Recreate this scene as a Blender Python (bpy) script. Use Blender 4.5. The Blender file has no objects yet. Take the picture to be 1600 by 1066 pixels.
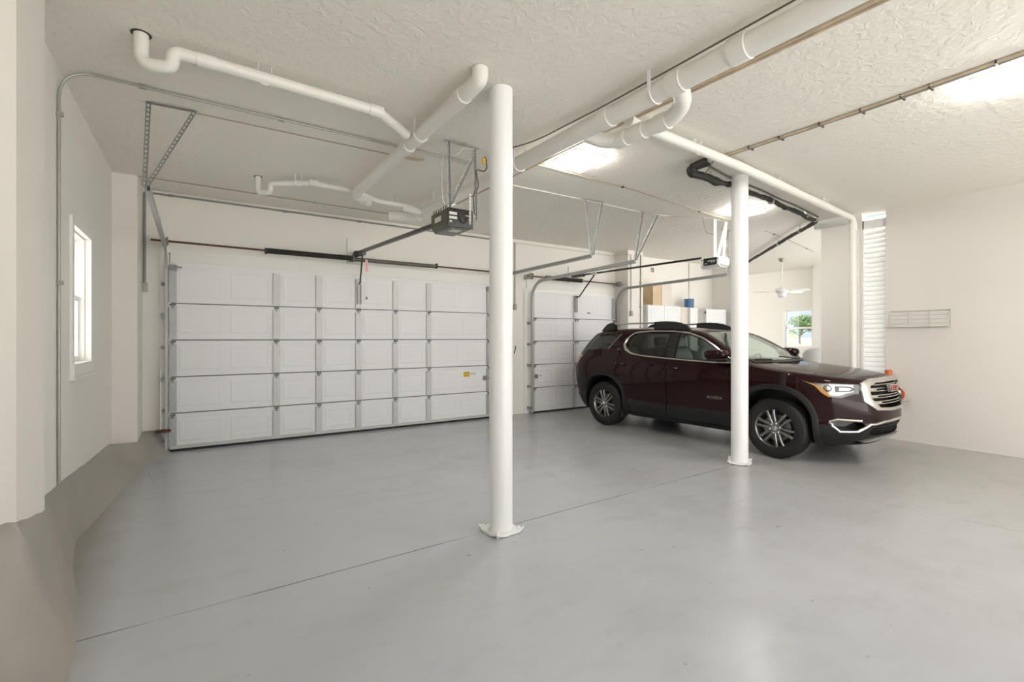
import bpy, bmesh, math, random, bisect
from mathutils import Vector, Matrix
random.seed(7)
SC = bpy.context.scene
COL = SC.collection
PI = math.pi
V = Vector

# ------------------------------------------------------------------ materials
def nmat(name):
    m = bpy.data.materials.new(name); m.use_nodes = True
    nt = m.node_tree; nt.nodes.clear()
    out = nt.nodes.new('ShaderNodeOutputMaterial')
    return m, nt, out

def pbr(name, col, rough=.5, metal=0., bump=0., bscale=40., vary=0., vscale=3., coat=0., spec=None, coat_rough=.03, bdist=.01):
    m, nt, out = nmat(name)
    b = nt.nodes.new('ShaderNodeBsdfPrincipled'); nt.links.new(b.outputs[0], out.inputs[0])
    b.inputs['Base Color'].default_value = (*col, 1); b.inputs['Roughness'].default_value = rough
    b.inputs['Metallic'].default_value = metal
    b.inputs['Coat Weight'].default_value = coat; b.inputs['Coat Roughness'].default_value = coat_rough
    if spec is not None: b.inputs['Specular IOR Level'].default_value = spec
    tc = nt.nodes.new('ShaderNodeTexCoord')
    if bump:
        n = nt.nodes.new('ShaderNodeTexNoise'); n.inputs['Scale'].default_value = bscale; n.inputs['Detail'].default_value = 4
        nt.links.new(tc.outputs['Object'], n.inputs['Vector'])
        bp = nt.nodes.new('ShaderNodeBump'); bp.inputs['Strength'].default_value = bump; bp.inputs['Distance'].default_value = bdist
        nt.links.new(n.outputs['Fac'], bp.inputs['Height']); nt.links.new(bp.outputs[0], b.inputs['Normal'])
    if vary:
        n2 = nt.nodes.new('ShaderNodeTexNoise'); n2.inputs['Scale'].default_value = vscale; n2.inputs['Detail'].default_value = 5
        nt.links.new(tc.outputs['Object'], n2.inputs['Vector'])
        mr = nt.nodes.new('ShaderNodeMapRange'); mr.inputs[1].default_value = .3; mr.inputs[2].default_value = .7
        mr.inputs[3].default_value = 1 - vary; mr.inputs[4].default_value = 1 + vary
        nt.links.new(n2.outputs['Fac'], mr.inputs[0])
        mx = nt.nodes.new('ShaderNodeVectorMath'); mx.operation = 'SCALE'; mx.inputs[0].default_value = col
        nt.links.new(mr.outputs[0], mx.inputs['Scale']); nt.links.new(mx.outputs[0], b.inputs['Base Color'])
    return m

def emit(name, col, s):
    m, nt, out = nmat(name)
    e = nt.nodes.new('ShaderNodeEmission'); e.inputs[0].default_value = (*col, 1); e.inputs[1].default_value = s
    nt.links.new(e.outputs[0], out.inputs[0]); return m

def glassmat(name, tint, refl=.9, ior=1.5):
    m, nt, out = nmat(name)
    t = nt.nodes.new('ShaderNodeBsdfTransparent'); t.inputs[0].default_value = (*tint, 1)
    g = nt.nodes.new('ShaderNodeBsdfGlossy'); g.inputs['Roughness'].default_value = .01; g.inputs[0].default_value = (refl, refl, refl, 1)
    f = nt.nodes.new('ShaderNodeFresnel')
    ge = nt.nodes.new('ShaderNodeNewGeometry'); io = nt.nodes.new('ShaderNodeMapRange'); io.inputs[3].default_value = ior; io.inputs[4].default_value = 1/ior
    nt.links.new(ge.outputs['Backfacing'], io.inputs[0]); nt.links.new(io.outputs[0], f.inputs[0])
    mx = nt.nodes.new('ShaderNodeMixShader')
    nt.links.new(f.outputs[0], mx.inputs[0]); nt.links.new(t.outputs[0], mx.inputs[1]); nt.links.new(g.outputs[0], mx.inputs[2])
    nt.links.new(mx.outputs[0], out.inputs[0]); return m

def floormat(name):
    m, nt, out = nmat(name); L = nt.links.new; N = nt.nodes.new
    b = N('ShaderNodeBsdfPrincipled'); L(b.outputs[0], out.inputs[0])
    g = N('ShaderNodeNewGeometry'); pos = g.outputs['Position']
    sep = N('ShaderNodeSeparateXYZ'); L(pos, sep.inputs[0]); X, Y = sep.outputs[0], sep.outputs[1]
    def math_(op, a, bb=None, c=None):
        n = N('ShaderNodeMath'); n.operation = op
        for i, v in enumerate((a, bb, c)):
            if v is None: continue
            if isinstance(v, (int, float)): n.inputs[i].default_value = v
            else: L(v, n.inputs[i])
        return n.outputs[0]
    def noise(sc, det=4, vec=None, rough=.5):
        n = N('ShaderNodeTexNoise'); n.inputs['Scale'].default_value = sc; n.inputs['Detail'].default_value = det; n.inputs['Roughness'].default_value = rough
        L(vec or pos, n.inputs['Vector']); return n.outputs['Fac']
    def rng(v, a, bb, c, d):
        n = N('ShaderNodeMapRange'); n.clamp = True
        L(v, n.inputs[0])
        for i, q in enumerate((a, bb, c, d)): n.inputs[i+1].default_value = q
        return n.outputs[0]
    wob = math_('MULTIPLY', math_('SUBTRACT', noise(6), .5), .012)
    # saw joints and hairline cracks
    def seg(yexpr, x0, x1, coord, w):
        d = math_('ABSOLUTE', math_('ADD', yexpr, wob))
        a = rng(d, w*.5, w*1.6, 1, 0)
        i = math_('MULTIPLY', math_('GREATER_THAN', coord, x0), math_('LESS_THAN', coord, x1))
        return math_('MULTIPLY', a, i)
    j1 = seg(math_('SUBTRACT', math_('SUBTRACT', Y, math_('MULTIPLY', X, .024)), 3.19), -.52, 5.42, X, .0035)
    j2 = seg(math_('SUBTRACT', math_('ADD', X, math_('MULTIPLY', Y, .165)), 5.515), -3, 2.6, Y, .003)
    j3 = seg(math_('SUBTRACT', math_('ADD', X, math_('MULTIPLY', Y, .1286)), .411), 6.3, 7.5, Y, .003)
    jb = rng(noise(1.7, 2), .36, .52, .25, 1)
    jn = math_('MULTIPLY', math_('MAXIMUM', math_('MAXIMUM', j1, math_('MULTIPLY', j2, .5)), math_('MULTIPLY', j3, .5)), jb)
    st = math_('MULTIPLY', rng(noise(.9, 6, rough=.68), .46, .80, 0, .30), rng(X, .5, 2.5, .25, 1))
    vm = N('ShaderNodeVectorMath'); vm.operation = 'MULTIPLY'; vm.inputs[1].default_value = (.8, 2.0, 1); L(pos, vm.inputs[0])
    st2 = rng(noise(2.2, 6, vm.outputs[0], .68), .52, .84, 0, .24)
    spots = rng(noise(13, 2), .735, .76, 0, .55)
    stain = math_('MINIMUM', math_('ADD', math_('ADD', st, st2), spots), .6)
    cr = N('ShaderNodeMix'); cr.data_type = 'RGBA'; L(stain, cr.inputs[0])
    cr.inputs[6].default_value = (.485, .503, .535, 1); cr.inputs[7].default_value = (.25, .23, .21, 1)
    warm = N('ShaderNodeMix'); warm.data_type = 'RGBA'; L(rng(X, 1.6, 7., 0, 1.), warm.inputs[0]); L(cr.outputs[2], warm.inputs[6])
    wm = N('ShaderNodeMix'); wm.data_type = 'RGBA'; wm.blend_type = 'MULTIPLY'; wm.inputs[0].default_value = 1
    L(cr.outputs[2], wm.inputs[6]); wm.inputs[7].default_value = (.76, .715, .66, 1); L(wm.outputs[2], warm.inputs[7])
    edge = N('ShaderNodeMix'); edge.data_type = 'RGBA'; edge.inputs[7].default_value = (.30, .278, .25, 1); L(warm.outputs[2], edge.inputs[6])  # brown mix paints the dark wall reflection into the floor colour at left
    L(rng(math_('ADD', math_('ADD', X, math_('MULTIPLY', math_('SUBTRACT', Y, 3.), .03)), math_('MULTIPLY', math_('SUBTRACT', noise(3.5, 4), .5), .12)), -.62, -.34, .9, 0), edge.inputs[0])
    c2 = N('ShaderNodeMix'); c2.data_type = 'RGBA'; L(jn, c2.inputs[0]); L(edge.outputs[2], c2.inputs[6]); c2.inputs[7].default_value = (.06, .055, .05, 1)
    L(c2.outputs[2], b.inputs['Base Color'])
    b.inputs['Roughness'].default_value = .25
    b.inputs['Specular IOR Level'].default_value = .5
    bp = N('ShaderNodeBump'); bp.inputs['Strength'].default_value = .10; bp.inputs['Distance'].default_value = .01
    L(math_('ADD', noise(2.5, 2), math_('MULTIPLY', noise(70, 2), .05)), bp.inputs['Height']); L(bp.outputs[0], b.inputs['Normal'])
    return m

def ceilmat(name):
    m, nt, out = nmat(name); L = nt.links.new; N = nt.nodes.new
    b = N('ShaderNodeBsdfPrincipled'); L(b.outputs[0], out.inputs[0])
    b.inputs['Base Color'].default_value = (.80, .77, .70, 1); b.inputs['Roughness'].default_value = .62
    g = N('ShaderNodeNewGeometry')
    n = N('ShaderNodeTexNoise'); n.inputs['Scale'].default_value = 16; n.inputs['Detail'].default_value = 3; n.inputs['Distortion'].default_value = .6
    L(g.outputs['Position'], n.inputs['Vector'])
    r = N('ShaderNodeValToRGB'); r.color_ramp.elements[0].position = .42; r.color_ramp.elements[1].position = .62; L(n.outputs['Fac'], r.inputs[0])
    bp = N('ShaderNodeBump'); bp.inputs['Strength'].default_value = .3; bp.inputs['Distance'].default_value = .010
    L(r.outputs[0], bp.inputs['Height']); L(bp.outputs[0], b.inputs['Normal'])
    return m

M = dict(
    wallr=pbr('wall_paint_warm_dim', (.69, .655, .61), .6, bump=.12, bscale=55, vary=.015, vscale=.8),  # warmer right wall paint, also darkened to put its dimmer light into the colour
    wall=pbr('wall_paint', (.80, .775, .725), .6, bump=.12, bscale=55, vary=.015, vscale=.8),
    pier=pbr('pier_paint', (.79, .755, .70), .55, bump=.1, bscale=55),
    ceil=ceilmat('ceiling_texture'),
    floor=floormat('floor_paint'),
    trim=pbr('trim_paint', (.80, .79, .75), .42, bump=.05, bscale=25),
    white=pbr('white_gloss', (.84, .84, .84), .3),
    column=pbr('column_paint', (.86, .855, .85), .3, bump=.04, bscale=14, vary=.01),
    pvc=pbr('pvc_white', (.77, .75, .70), .36, vary=.02, vscale=6),
    pvcgrey=pbr('pvc_seam', (.55, .53, .48), .5),
    door=pbr('door_white', (.80, .80, .80), .4),
    stile=pbr('galvanized_light', (.56, .56, .535), .45, metal=.25, vary=.05, vscale=30),
    galv=pbr('galvanized', (.44, .45, .44), .42, metal=.3, vary=.12, vscale=45),
    galvd=pbr('galvanized_dark', (.25, .25, .235), .45, metal=.35, vary=.15, vscale=40),
    steel=pbr('dark_steel', (.09, .075, .06), .45, metal=.8),
    spring=pbr('spring_black', (.02, .018, .015), .35, metal=.3),
    springg=pbr('spring_grey', (.16, .15, .13), .4, metal=.7),
    rust=pbr('rusty_rod', (.12, .055, .03), .55, metal=.5, vary=.3, vscale=20),
    black=pbr('black_plastic', (.012, .012, .012), .45),
    blackg=pbr('black_gloss', (.008, .008, .008), .12, coat=.5),
    rubber=pbr('rubber', (.0085, .0075, .007), .6, bump=.15, bscale=90),
    olive=pbr('opener_olive', (.085, .085, .055), .35, vary=.12, vscale=8),
    openerdark=pbr('opener_dark', (.022, .02, .017), .3),
    label=pbr('paper_label', (.72, .71, .66), .6),
    cond=pbr('conduit_grey', (.36, .35, .31), .4, metal=.35),
    condw=pbr('conduit_painted', (.70, .68, .62), .45),
    wire=pbr('wire_tan', (.38, .33, .25), .55),
    wired=pbr('wire_dark', (.10, .09, .075), .5),
    wirew=pbr('wire_white', (.74, .71, .64), .5),
    copper=pbr('copper_line', (.58, .47, .34), .4, metal=.2, vary=.15, vscale=10),
    clip=pbr('clip_dark', (.07, .06, .05), .5),
    yellow=pbr('yellow_plastic', (.75, .47, .03), .45),
    orange=pbr('orange_plastic', (.58, .13, .04), .4),
    orangedk=pbr('orange_dark', (.33, .06, .018), .45),
    tan=pbr('tan_board', (.62, .47, .30), .6, vary=.12, vscale=5),
    beige=pbr('beige_board', (.70, .63, .56), .5),
    greige=pbr('grey_board', (.42, .40, .37), .5),
    cab=pbr('cabinet_white', (.82, .82, .81), .35),
    blue=pbr('blue_metal', (.07, .16, .30), .4),
    red=pbr('red_tag', (.72, .09, .10), .5),
    pink=pbr('red_tag_faded', (.80, .38, .38), .5),
    foam=pbr('pipe_foam', (.018, .016, .013), .6, bump=.4, bscale=25),
    tank=pbr('tank_grey', (.45, .45, .44), .4),
    light=emit('light_diffuser', (1, .97, .92), 26),
    lightrim=pbr('light_rim', (.85, .85, .85), .4),
    concrete=pbr('outside_concrete', (.74, .72, .67), .8, vary=.08, vscale=1),
    outwhite=pbr('outside_stucco', (.85, .85, .83), .8),
    grass=pbr('lawn_grass', (.30, .40, .10), .9, vary=.2, vscale=.2),
    lake=pbr('lake_water', (.75, .78, .80), .12),
    leaf=pbr('tree_leaf', (.085, .13, .055), .7, vary=.5, vscale=1.2),
    leafy=pbr('bright_leaf', (.42, .45, .10), .7),
    bark=pbr('tree_bark', (.10, .085, .075), .9),
    paint=pbr('car_paint', (.016, .0024, .0028), .3, metal=.2, coat=.6, coat_rough=.012, spec=0.),
    clad=pbr('car_cladding', (.012, .0123, .0127), .5, spec=.35),
    inner=pbr('car_interior', (.55, .55, .53), .7),
    seat=pbr('seat_leather', (.17, .18, .17), .5, bump=.1, bscale=60),
    dash=pbr('dash_grey', (.20, .21, .20), .6),
    chrome=pbr('chrome', (.62, .60, .56), .16, metal=.95),
    satin=pbr('satin_silver', (.62, .61, .58), .3, metal=.75),
    rim=pbr('rim_gunmetal', (.23, .225, .22), .28, metal=.85),
    rimdk=pbr('rim_dark', (.012, .012, .012), .5),
    disc=pbr('brake_disc', (.36, .35, .33), .35, metal=.9),
    lens=glassmat('lamp_lens', (.93, .93, .93), .9, 1.45),
    glassd=glassmat('glass_tinted', (.46, .47, .44), .95, 1.55),
    glasst=glassmat('glass_front_side', (.82, .90, .88), .95, 1.5),
    glassc=glassmat('glass_clear', (.90, .94, .92), .98, 1.55),
    louvre=None,
    pane=glassmat('window_glass', (.97, .98, .98), .8, 1.4),
    amber=pbr('amber_reflector', (.78, .42, .12), .25, coat=.6),
    tail=pbr('tail_red', (.6, .025, .025), .2, coat=1.),
    gmcred=pbr('badge_red', (.42, .03, .03), .3, coat=.6),
    mesh=pbr('grille_mesh', (.01, .01, .01), .5, bump=.8, bscale=120),
)

def translucent(name, col, k):
    m, nt, out = nmat(name)
    a = nt.nodes.new('ShaderNodeBsdfDiffuse'); a.inputs[0].default_value = (*col, 1)
    b = nt.nodes.new('ShaderNodeBsdfTranslucent'); b.inputs[0].default_value = (*col, 1)
    mx = nt.nodes.new('ShaderNodeMixShader'); mx.inputs[0].default_value = k
    nt.links.new(a.outputs[0], mx.inputs[1]); nt.links.new(b.outputs[0], mx.inputs[2]); nt.links.new(mx.outputs[0], out.inputs[0]); return m
M['footing'] = pbr('footing_reflection_tone', (.36, .335, .30), .55, bump=.05, bscale=5, vary=.05, vscale=3)  # brown tone puts the dark wall reflection into the footing colour
M['louvre'] = translucent('white_plastic_louvre', (.92, .92, .91), .6)
# ------------------------------------------------------------------ objects
WL = {}      # world location of every thing / part origin (things are not rotated, the car excepted)
def tag(o, label=None, cat=None, group=None, kind=None):
    if label: o['label'] = label
    if cat: o['category'] = cat
    if group: o['group'] = group
    if kind: o['kind'] = kind
    return o
def thing(name, loc, label, cat, group=None, rotz=0.):
    o = bpy.data.objects.new(name, None); COL.objects.link(o)
    o.empty_display_size = .1
    o.location = loc; o.rotation_euler = (0, 0, rotz); WL[o] = V(loc)
    return tag(o, label, cat, group, 'thing')

def shade(me, ang=35):
    bm = bmesh.new(); bm.from_mesh(me)
    a = math.radians(ang)
    for f in bm.faces: f.smooth = True
    for e in bm.edges:
        e.smooth = len(e.link_faces) == 2 and e.calc_face_angle(0) < a
    bm.to_mesh(me); bm.free()

def link(name, me, mat, parent=None, label=None, ang=35):
    if mat is not None:
        me.materials.clear(); me.materials.append(M[mat] if isinstance(mat, str) else mat)
    shade(me, ang)
    o = bpy.data.objects.new(name, me); COL.objects.link(o)
    if parent is not None: o.parent = parent
    if label: o['label'] = label
    return o

class MB:
    def __init__(s): s.bm = bmesh.new()
    def add(s, vs, fs):
        v = [s.bm.verts.new(p) for p in vs]
        for f in fs:
            try: s.bm.faces.new([v[i] for i in f])
            except ValueError: pass
        return v
    def box(s, a, b):
        x0, y0, z0 = a; x1, y1, z1 = b
        s.add([(x0,y0,z0),(x1,y0,z0),(x1,y1,z0),(x0,y1,z0),(x0,y0,z1),(x1,y0,z1),(x1,y1,z1),(x0,y1,z1)],
              [(0,3,2,1),(4,5,6,7),(0,1,5,4),(1,2,6,5),(2,3,7,6),(3,0,4,7)]); return s
    def bbox(s, a, b, r=.01):   # box with chamfered edges
        bm = bmesh.new(); x0,y0,z0 = a; x1,y1,z1 = b
        bmesh.ops.create_cube(bm, size=1, matrix=Matrix.Translation(((x0+x1)/2,(y0+y1)/2,(z0+z1)/2)) @ Matrix.Diagonal((x1-x0,y1-y0,z1-z0,1)))
        bmesh.ops.bevel(bm, geom=bm.edges[:], offset=r, segments=3, profile=.5, affect='EDGES')
        s.merge(bm); return s
    def merge(s, bm, mat=None):
        if mat is not None: bm.transform(mat)
        bm.verts.index_update()
        s.add([v.co[:] for v in bm.verts], [[v.index for v in f.verts] for f in bm.faces]); bm.free()
    def bar(s, p0, p1, w, h, up=(0,0,1)):   # w across, h along up
        p0, p1, up = V(p0), V(p1), V(up); d = (p1-p0).normalized()
        sd = d.cross(up).normalized(); u = sd.cross(d).normalized()
        vs = [p + sd*a*w/2 + u*b*h/2 for p in (p0, p1) for a, b in ((-1,-1),(1,-1),(1,1),(-1,1))]
        s.add(vs, [(0,3,2,1),(4,5,6,7),(0,1,5,4),(1,2,6,5),(2,3,7,6),(3,0,4,7)]); return s
    def frame(s, d):
        d = V(d).normalized(); a = V((0,0,1)) if abs(d.z) < .9 else V((1,0,0))
        u = d.cross(a).normalized(); return u, d.cross(u).normalized()
    def tube(s, path, r, seg=12, closed=False, caps=True, sq=1.):
        P = [V(p) for p in path]; n = len(P); R = r if isinstance(r, (list, tuple)) else [r]*n
        T = []
        for i in range(n):
            if closed: t = P[(i+1) % n]-P[i-1]
            else: t = P[min(i+1,n-1)]-P[max(i-1,0)]
            T.append(t.normalized() if t.length > 1e-9 else V((0,0,1)))
        u, w = s.frame(T[0]); rings = []
        for i in range(n):
            if i:
                ax = T[i-1].cross(T[i])
                if ax.length > 1e-7:
                    q = Matrix.Rotation(T[i-1].angle(T[i]), 3, ax.normalized()); u = q @ u
                u = (u - T[i]*u.dot(T[i])).normalized()
            w = T[i].cross(u)
            rings.append([s.bm.verts.new(P[i]+(u*math.cos(2*PI*k/seg)+w*math.sin(2*PI*k/seg))*R[i]) for k in range(seg)])
        m = n if closed else n-1
        for i in range(m):
            a, b = rings[i], rings[(i+1) % n]
            off = 0
            if closed and i == n-1:
                off = min(range(seg), key=lambda o: (a[0].co-b[o].co).length)
            for k in range(seg):
                s.bm.faces.new([a[k], a[(k+1) % seg], b[(k+1+off) % seg], b[(k+off) % seg]])
        if caps and not closed:
            s.bm.faces.new(rings[0][::-1]); s.bm.faces.new(rings[-1])
        return s
    def cyl(s, p0, p1, r0, r1=None, seg=20):
        return s.tube([p0, p1], [r0, r0 if r1 is None else r1], seg)
    def lathe(s, prof, o, axis, seg=32, caps=True):   # prof [(r,h)] along axis from o
        o, d = V(o), V(axis).normalized(); u, w = s.frame(d); rings = []
        for r, h in prof:
            rings.append([s.bm.verts.new(o+d*h+(u*math.cos(2*PI*k/seg)+w*math.sin(2*PI*k/seg))*max(r,1e-4)) for k in range(seg)])
        for a, b in zip(rings, rings[1:]):
            for k in range(seg): s.bm.faces.new([a[k], a[(k+1) % seg], b[(k+1) % seg], b[k]])
        if caps: s.bm.faces.new(rings[0][::-1]); s.bm.faces.new(rings[-1])
        return s
    def prism(s, pts, vec):
        n = len(pts); vec = V(vec); P = [V(p) for p in pts]
        s.add(P+[p+vec for p in P], [list(range(n))[::-1], list(range(n, 2*n))]+[(i,(i+1)%n,n+(i+1)%n,n+i) for i in range(n)]); return s
    def sph(s, c, r, e=1., nu=20, nv=12):    # superellipsoid
        c = V(c); rx, ry, rz = r if isinstance(r, (tuple, list)) else (r, r, r)
        sg = lambda v: math.copysign(abs(v)**e, v); rows = []
        for j in range(nv+1):
            ph = -PI/2+PI*j/nv; cz, sz = sg(math.cos(ph)), sg(math.sin(ph))
            rows.append([s.bm.verts.new(c+V((rx*cz*sg(math.cos(2*PI*i/nu)), ry*cz*sg(math.sin(2*PI*i/nu)), rz*sz))) for i in range(nu)])
        for a, b in zip(rows, rows[1:]):
            for i in range(nu): s.bm.faces.new([a[i], a[(i+1)%nu], b[(i+1)%nu], b[i]])
        return s
    def sweep(s, prof, path, side, closed_prof=True):   # prof [(a,b)]: a along side, b along normal
        P = [V(p) for p in path]; side = V(side); n = len(P); rings = []
        for i in range(n):
            t = (P[min(i+1,n-1)]-P[max(i-1,0)]).normalized(); nn = t.cross(side).normalized()
            rings.append([s.bm.verts.new(P[i]+side*a+nn*b) for a, b in prof])
        m = len(prof)
        for a, b in zip(rings, rings[1:]):
            for k in range(m if closed_prof else m-1): s.bm.faces.new([a[k], a[(k+1)%m], b[(k+1)%m], b[k]])
        if closed_prof: s.bm.faces.new(rings[0][::-1]); s.bm.faces.new(rings[-1])
        return s
    def grid(s, rows, closed=False):
        R = [[s.bm.verts.new(p) for p in r] for r in rows]
        for a, b in zip(R, R[1:]):
            for k in range(len(a) if closed else len(a)-1):
                s.bm.faces.new([a[k], a[(k+1)%len(a)], b[(k+1)%len(a)], b[k]])
        return s
    def mesh(s, name='m', merge=True):
        if merge: bmesh.ops.remove_doubles(s.bm, verts=s.bm.verts, dist=1e-5)
        bmesh.ops.recalc_face_normals(s.bm, faces=s.bm.faces)
        me = bpy.data.meshes.new(name); s.bm.to_mesh(me); s.bm.free(); return me
    def build(s, name, mat, parent=None, label=None, local=False, ang=35, merge=False):
        if merge: bmesh.ops.remove_doubles(s.bm, verts=s.bm.verts, dist=1e-5)
        bmesh.ops.recalc_face_normals(s.bm, faces=s.bm.faces)
        if parent is None:
            xs = [v.co for v in s.bm.verts]
            o = V(((min(p.x for p in xs)+max(p.x for p in xs))/2, (min(p.y for p in xs)+max(p.y for p in xs))/2, min(p.z for p in xs)))
        else: o = V((0,0,0)) if local else WL[parent]
        if not local: bmesh.ops.translate(s.bm, verts=s.bm.verts, vec=-o)
        me = bpy.data.meshes.new(name); s.bm.to_mesh(me); s.bm.free()
        ob = link(name, me, mat, parent, label, ang)
        if parent is None: ob.location = o; WL[ob] = o
        else: WL[ob] = WL.get(parent, V((0,0,0)))
        return ob

def bend(path, r, n=6):    # round the corners of a polyline
    P = [V(p) for p in path]; out = [P[0]]
    for a, b, c in zip(P, P[1:], P[2:]):
        d0, d1 = (a-b), (c-b); k = min(r, d0.length*.49, d1.length*.49)
        p0, p1 = b+d0.normalized()*k, b+d1.normalized()*k
        for i in range(n+1):
            t = i/n; out.append(p0*(1-t)**2+b*2*t*(1-t)+p1*t*t)
    return out+[P[-1]]
def struct(o): o['kind'] = 'structure'; return o
def text_mesh(body, size, ext, off=0., bold=0.):
    c = bpy.data.curves.new('t', 'FONT'); c.body = body; c.size = size; c.extrude = ext; c.offset = off
    c.align_x = 'CENTER'; c.align_y = 'CENTER'; c.resolution_u = 3
    o = bpy.data.objects.new('t', c); COL.objects.link(o)
    dg = bpy.context.evaluated_depsgraph_get()
    me = bpy.data.meshes.new_from_object(o.evaluated_get(dg)); bpy.data.objects.remove(o); bpy.data.curves.remove(c)
    return me
WORLD = 1.3; EXPO = .86; SUN = 8.0
# ------------------------------------------------------------------ the room
CZ = 3.45          # ceiling height
DY = 7.80          # inner face of the garage doors
WY = 7.87          # face of the door wall
LX = -.835         # left wall
RX = 8.66          # right wall
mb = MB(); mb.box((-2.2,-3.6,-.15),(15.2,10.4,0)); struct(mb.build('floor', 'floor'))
mb = MB(); mb.box((-2.2,-3.6,CZ),(8.95,10.4,CZ+.2)); mb.box((8.95,3.85,CZ),(10.0,10.4,CZ+.2)); mb.box((10.0,2.1,CZ),(15.2,10.4,CZ+.2)); struct(mb.build('ceiling', 'ceil'))  # side bay box extended past its wall as unseen overhang against the sun
# grey painted concrete footing along the left wall (toe on the floor, crest against the wall)
toe = [(-.33,7.87),(-.35,7.6),(-.50,7.26),(-.57,7.0),(-.69,5.8),(-.80,4.75),(-.71,4.2),(-.63,3.72),(-.55,3.2),(-.48,2.7),(-.45,2.2),(-.7,1.7)]
crest = [(-.42,7.87,.29),(-.52,7.6,.285),(-.60,7.265,.262),(-.83,7.0,.31),(-.83,5.8,.38),(-.83,4.75,.455),(-.83,4.30,.475),(-.718,3.72,.535),(-.718,3.20,.63),(-.92,3.195,.605),(-1.3,3.1,.55),(-1.6,2.6,.3)]
back = [(-.9,7.9),(-.9,7.6),(-.9,7.26),(-1,7.0),(-1,5.8),(-1,4.75),(-1,4.3),(-1.,3.8),(-1.,3.5),(-1.1,3.5),(-1.5,3.4),(-1.9,2.9)]
def dens(a, k=6):
    out = []
    for p, q in zip(a, a[1:]):
        for i in range(k): out.append(tuple(p[j]+(q[j]-p[j])*i/k for j in range(len(p))))
    return out+[a[-1]]
dt, dc, db = dens(toe), dens(crest), dens(back)
random.seed(3)
jit = [random.uniform(-.012,.012) for _ in dc]
rows = []
for i in range(len(dt)):
    t, c, b = dt[i], dc[i], db[i]; z = c[2]+jit[i]*(1.2 if i > 36 else .3)
    dx, dy = t[0]-c[0], t[1]-c[1]; ln = math.hypot(dx,dy) or 1; ex = .05/ln
    rows.append([(c[0]+dx*(1+ex)*(1-q), c[1]+dy*(1+ex)*(1-q), z*q**1.45-(.006 if q == 0 else 0)) for q in (0,.1,.2,.3,.4,.5,.6,.7,.8,.9,1)]+[(b[0],b[1],z),(b[0],b[1],-.01)])
mb = MB(); mb.grid(rows); mb.bm.faces.new([mb.bm.verts[k] for k in range(7)]) if False else None
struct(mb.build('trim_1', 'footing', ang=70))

# left wall with its window opening
wy0, wy1, wz0, wz1 = 5.10, 5.83, 1.30, 2.41
mb = MB()
for a, b in (((LX-.25,3.71,0),(LX,wy0,CZ)), ((LX-.25,wy1,0),(LX,8.1,CZ)), ((LX-.25,wy0,0),(LX,wy1,wz0)), ((LX-.25,wy0,wz1),(LX,wy1,CZ))): mb.box(a, b)
struct(mb.build('wall_left', 'wall'))
mb = MB(); mb.box((-1.42,3.2,0),(-.72,3.71,CZ)); struct(mb.build('wall_left', 'pier'))
mb = MB(); mb.box((-1.65,-3.6,0),(-1.4,3.2,CZ)); struct(mb.build('wall_left', 'wall'))
mb = MB(); mb.box((-1.65,-3.6,0),(.4,-3.4,CZ)); struct(mb.build('wall_front_light_block', 'wall'))  # unseen wall stub added to darken the reflections on the car front
mb = MB(); mb.box((LX,7.26,0),(-.60,WY,CZ)); struct(mb.build('wall_left', 'pier'))      # corner pier beside the big door
# door wall
o1 = (-.27, 4.56, 2.47); o2 = (5.61, 7.83, 2.44)
mb = MB()
for a, b in (((LX-.25,WY,0),(o1[0],WY+.22,CZ)), ((o1[0],WY,o1[2]),(o1[1],WY+.22,CZ)), ((o1[1],WY,0),(o2[0],WY+.22,CZ)), ((o2[0],WY,o2[2]),(o2[1],WY+.22,CZ)), ((o2[1],WY,0),(11.75,WY+.22,CZ))): mb.box(a, b)
struct(mb.build('wall_back', 'wall'))
mb = MB(); mb.box((7.975,7.48,0),(8.46,WY,CZ)); struct(mb.build('wall_back', 'pier'))
mb = MB(); mb.box((11.62,7.2,0),(11.95,WY+.22,CZ)); struct(mb.build('wall_back', 'trim'))
# right wall: plain stretch, louvred vent strip, stub at the side bay
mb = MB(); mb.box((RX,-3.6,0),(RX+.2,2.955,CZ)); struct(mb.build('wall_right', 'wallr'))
mb = MB(); mb.box((RX,3.43,0),(RX+.22,3.85,CZ-.13)); struct(mb.build('wall_right', 'pier'))
mb = MB(); mb.box((RX-.02,3.38,CZ-.13),(RX+.24,3.95,CZ)); struct(mb.build('trim_2', 'trim'))
mb = MB(); mb.box((RX+.02,3.275,0),(RX+.2,3.43,CZ)); struct(mb.build('wall_right', 'pier'))
# side bay
fy0, fy1, fz0, fz1 = 6.55, 7.30, 1.24, 2.30
mb = MB()
for a, b in (((14.2,3.85,0),(14.42,fy0,CZ)), ((14.2,fy1,0),(14.42,10.4,CZ)), ((14.2,fy0,0),(14.42,fy1,fz0)), ((14.2,fy0,fz1),(14.42,fy1,CZ))): mb.box(a, b)
struct(mb.build('wall_side_bay', 'wall'))
mb = MB(); mb.box((11.75,10.2,0),(14.2,10.4,CZ)); struct(mb.build('wall_side_bay', 'wall'))  # unseen end wall added to cut excess daylight in the bay
mb = MB(); mb.box((13.98,6.05,0),(14.2,6.42,CZ)); struct(mb.build('wall_side_bay', 'trim'))
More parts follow.
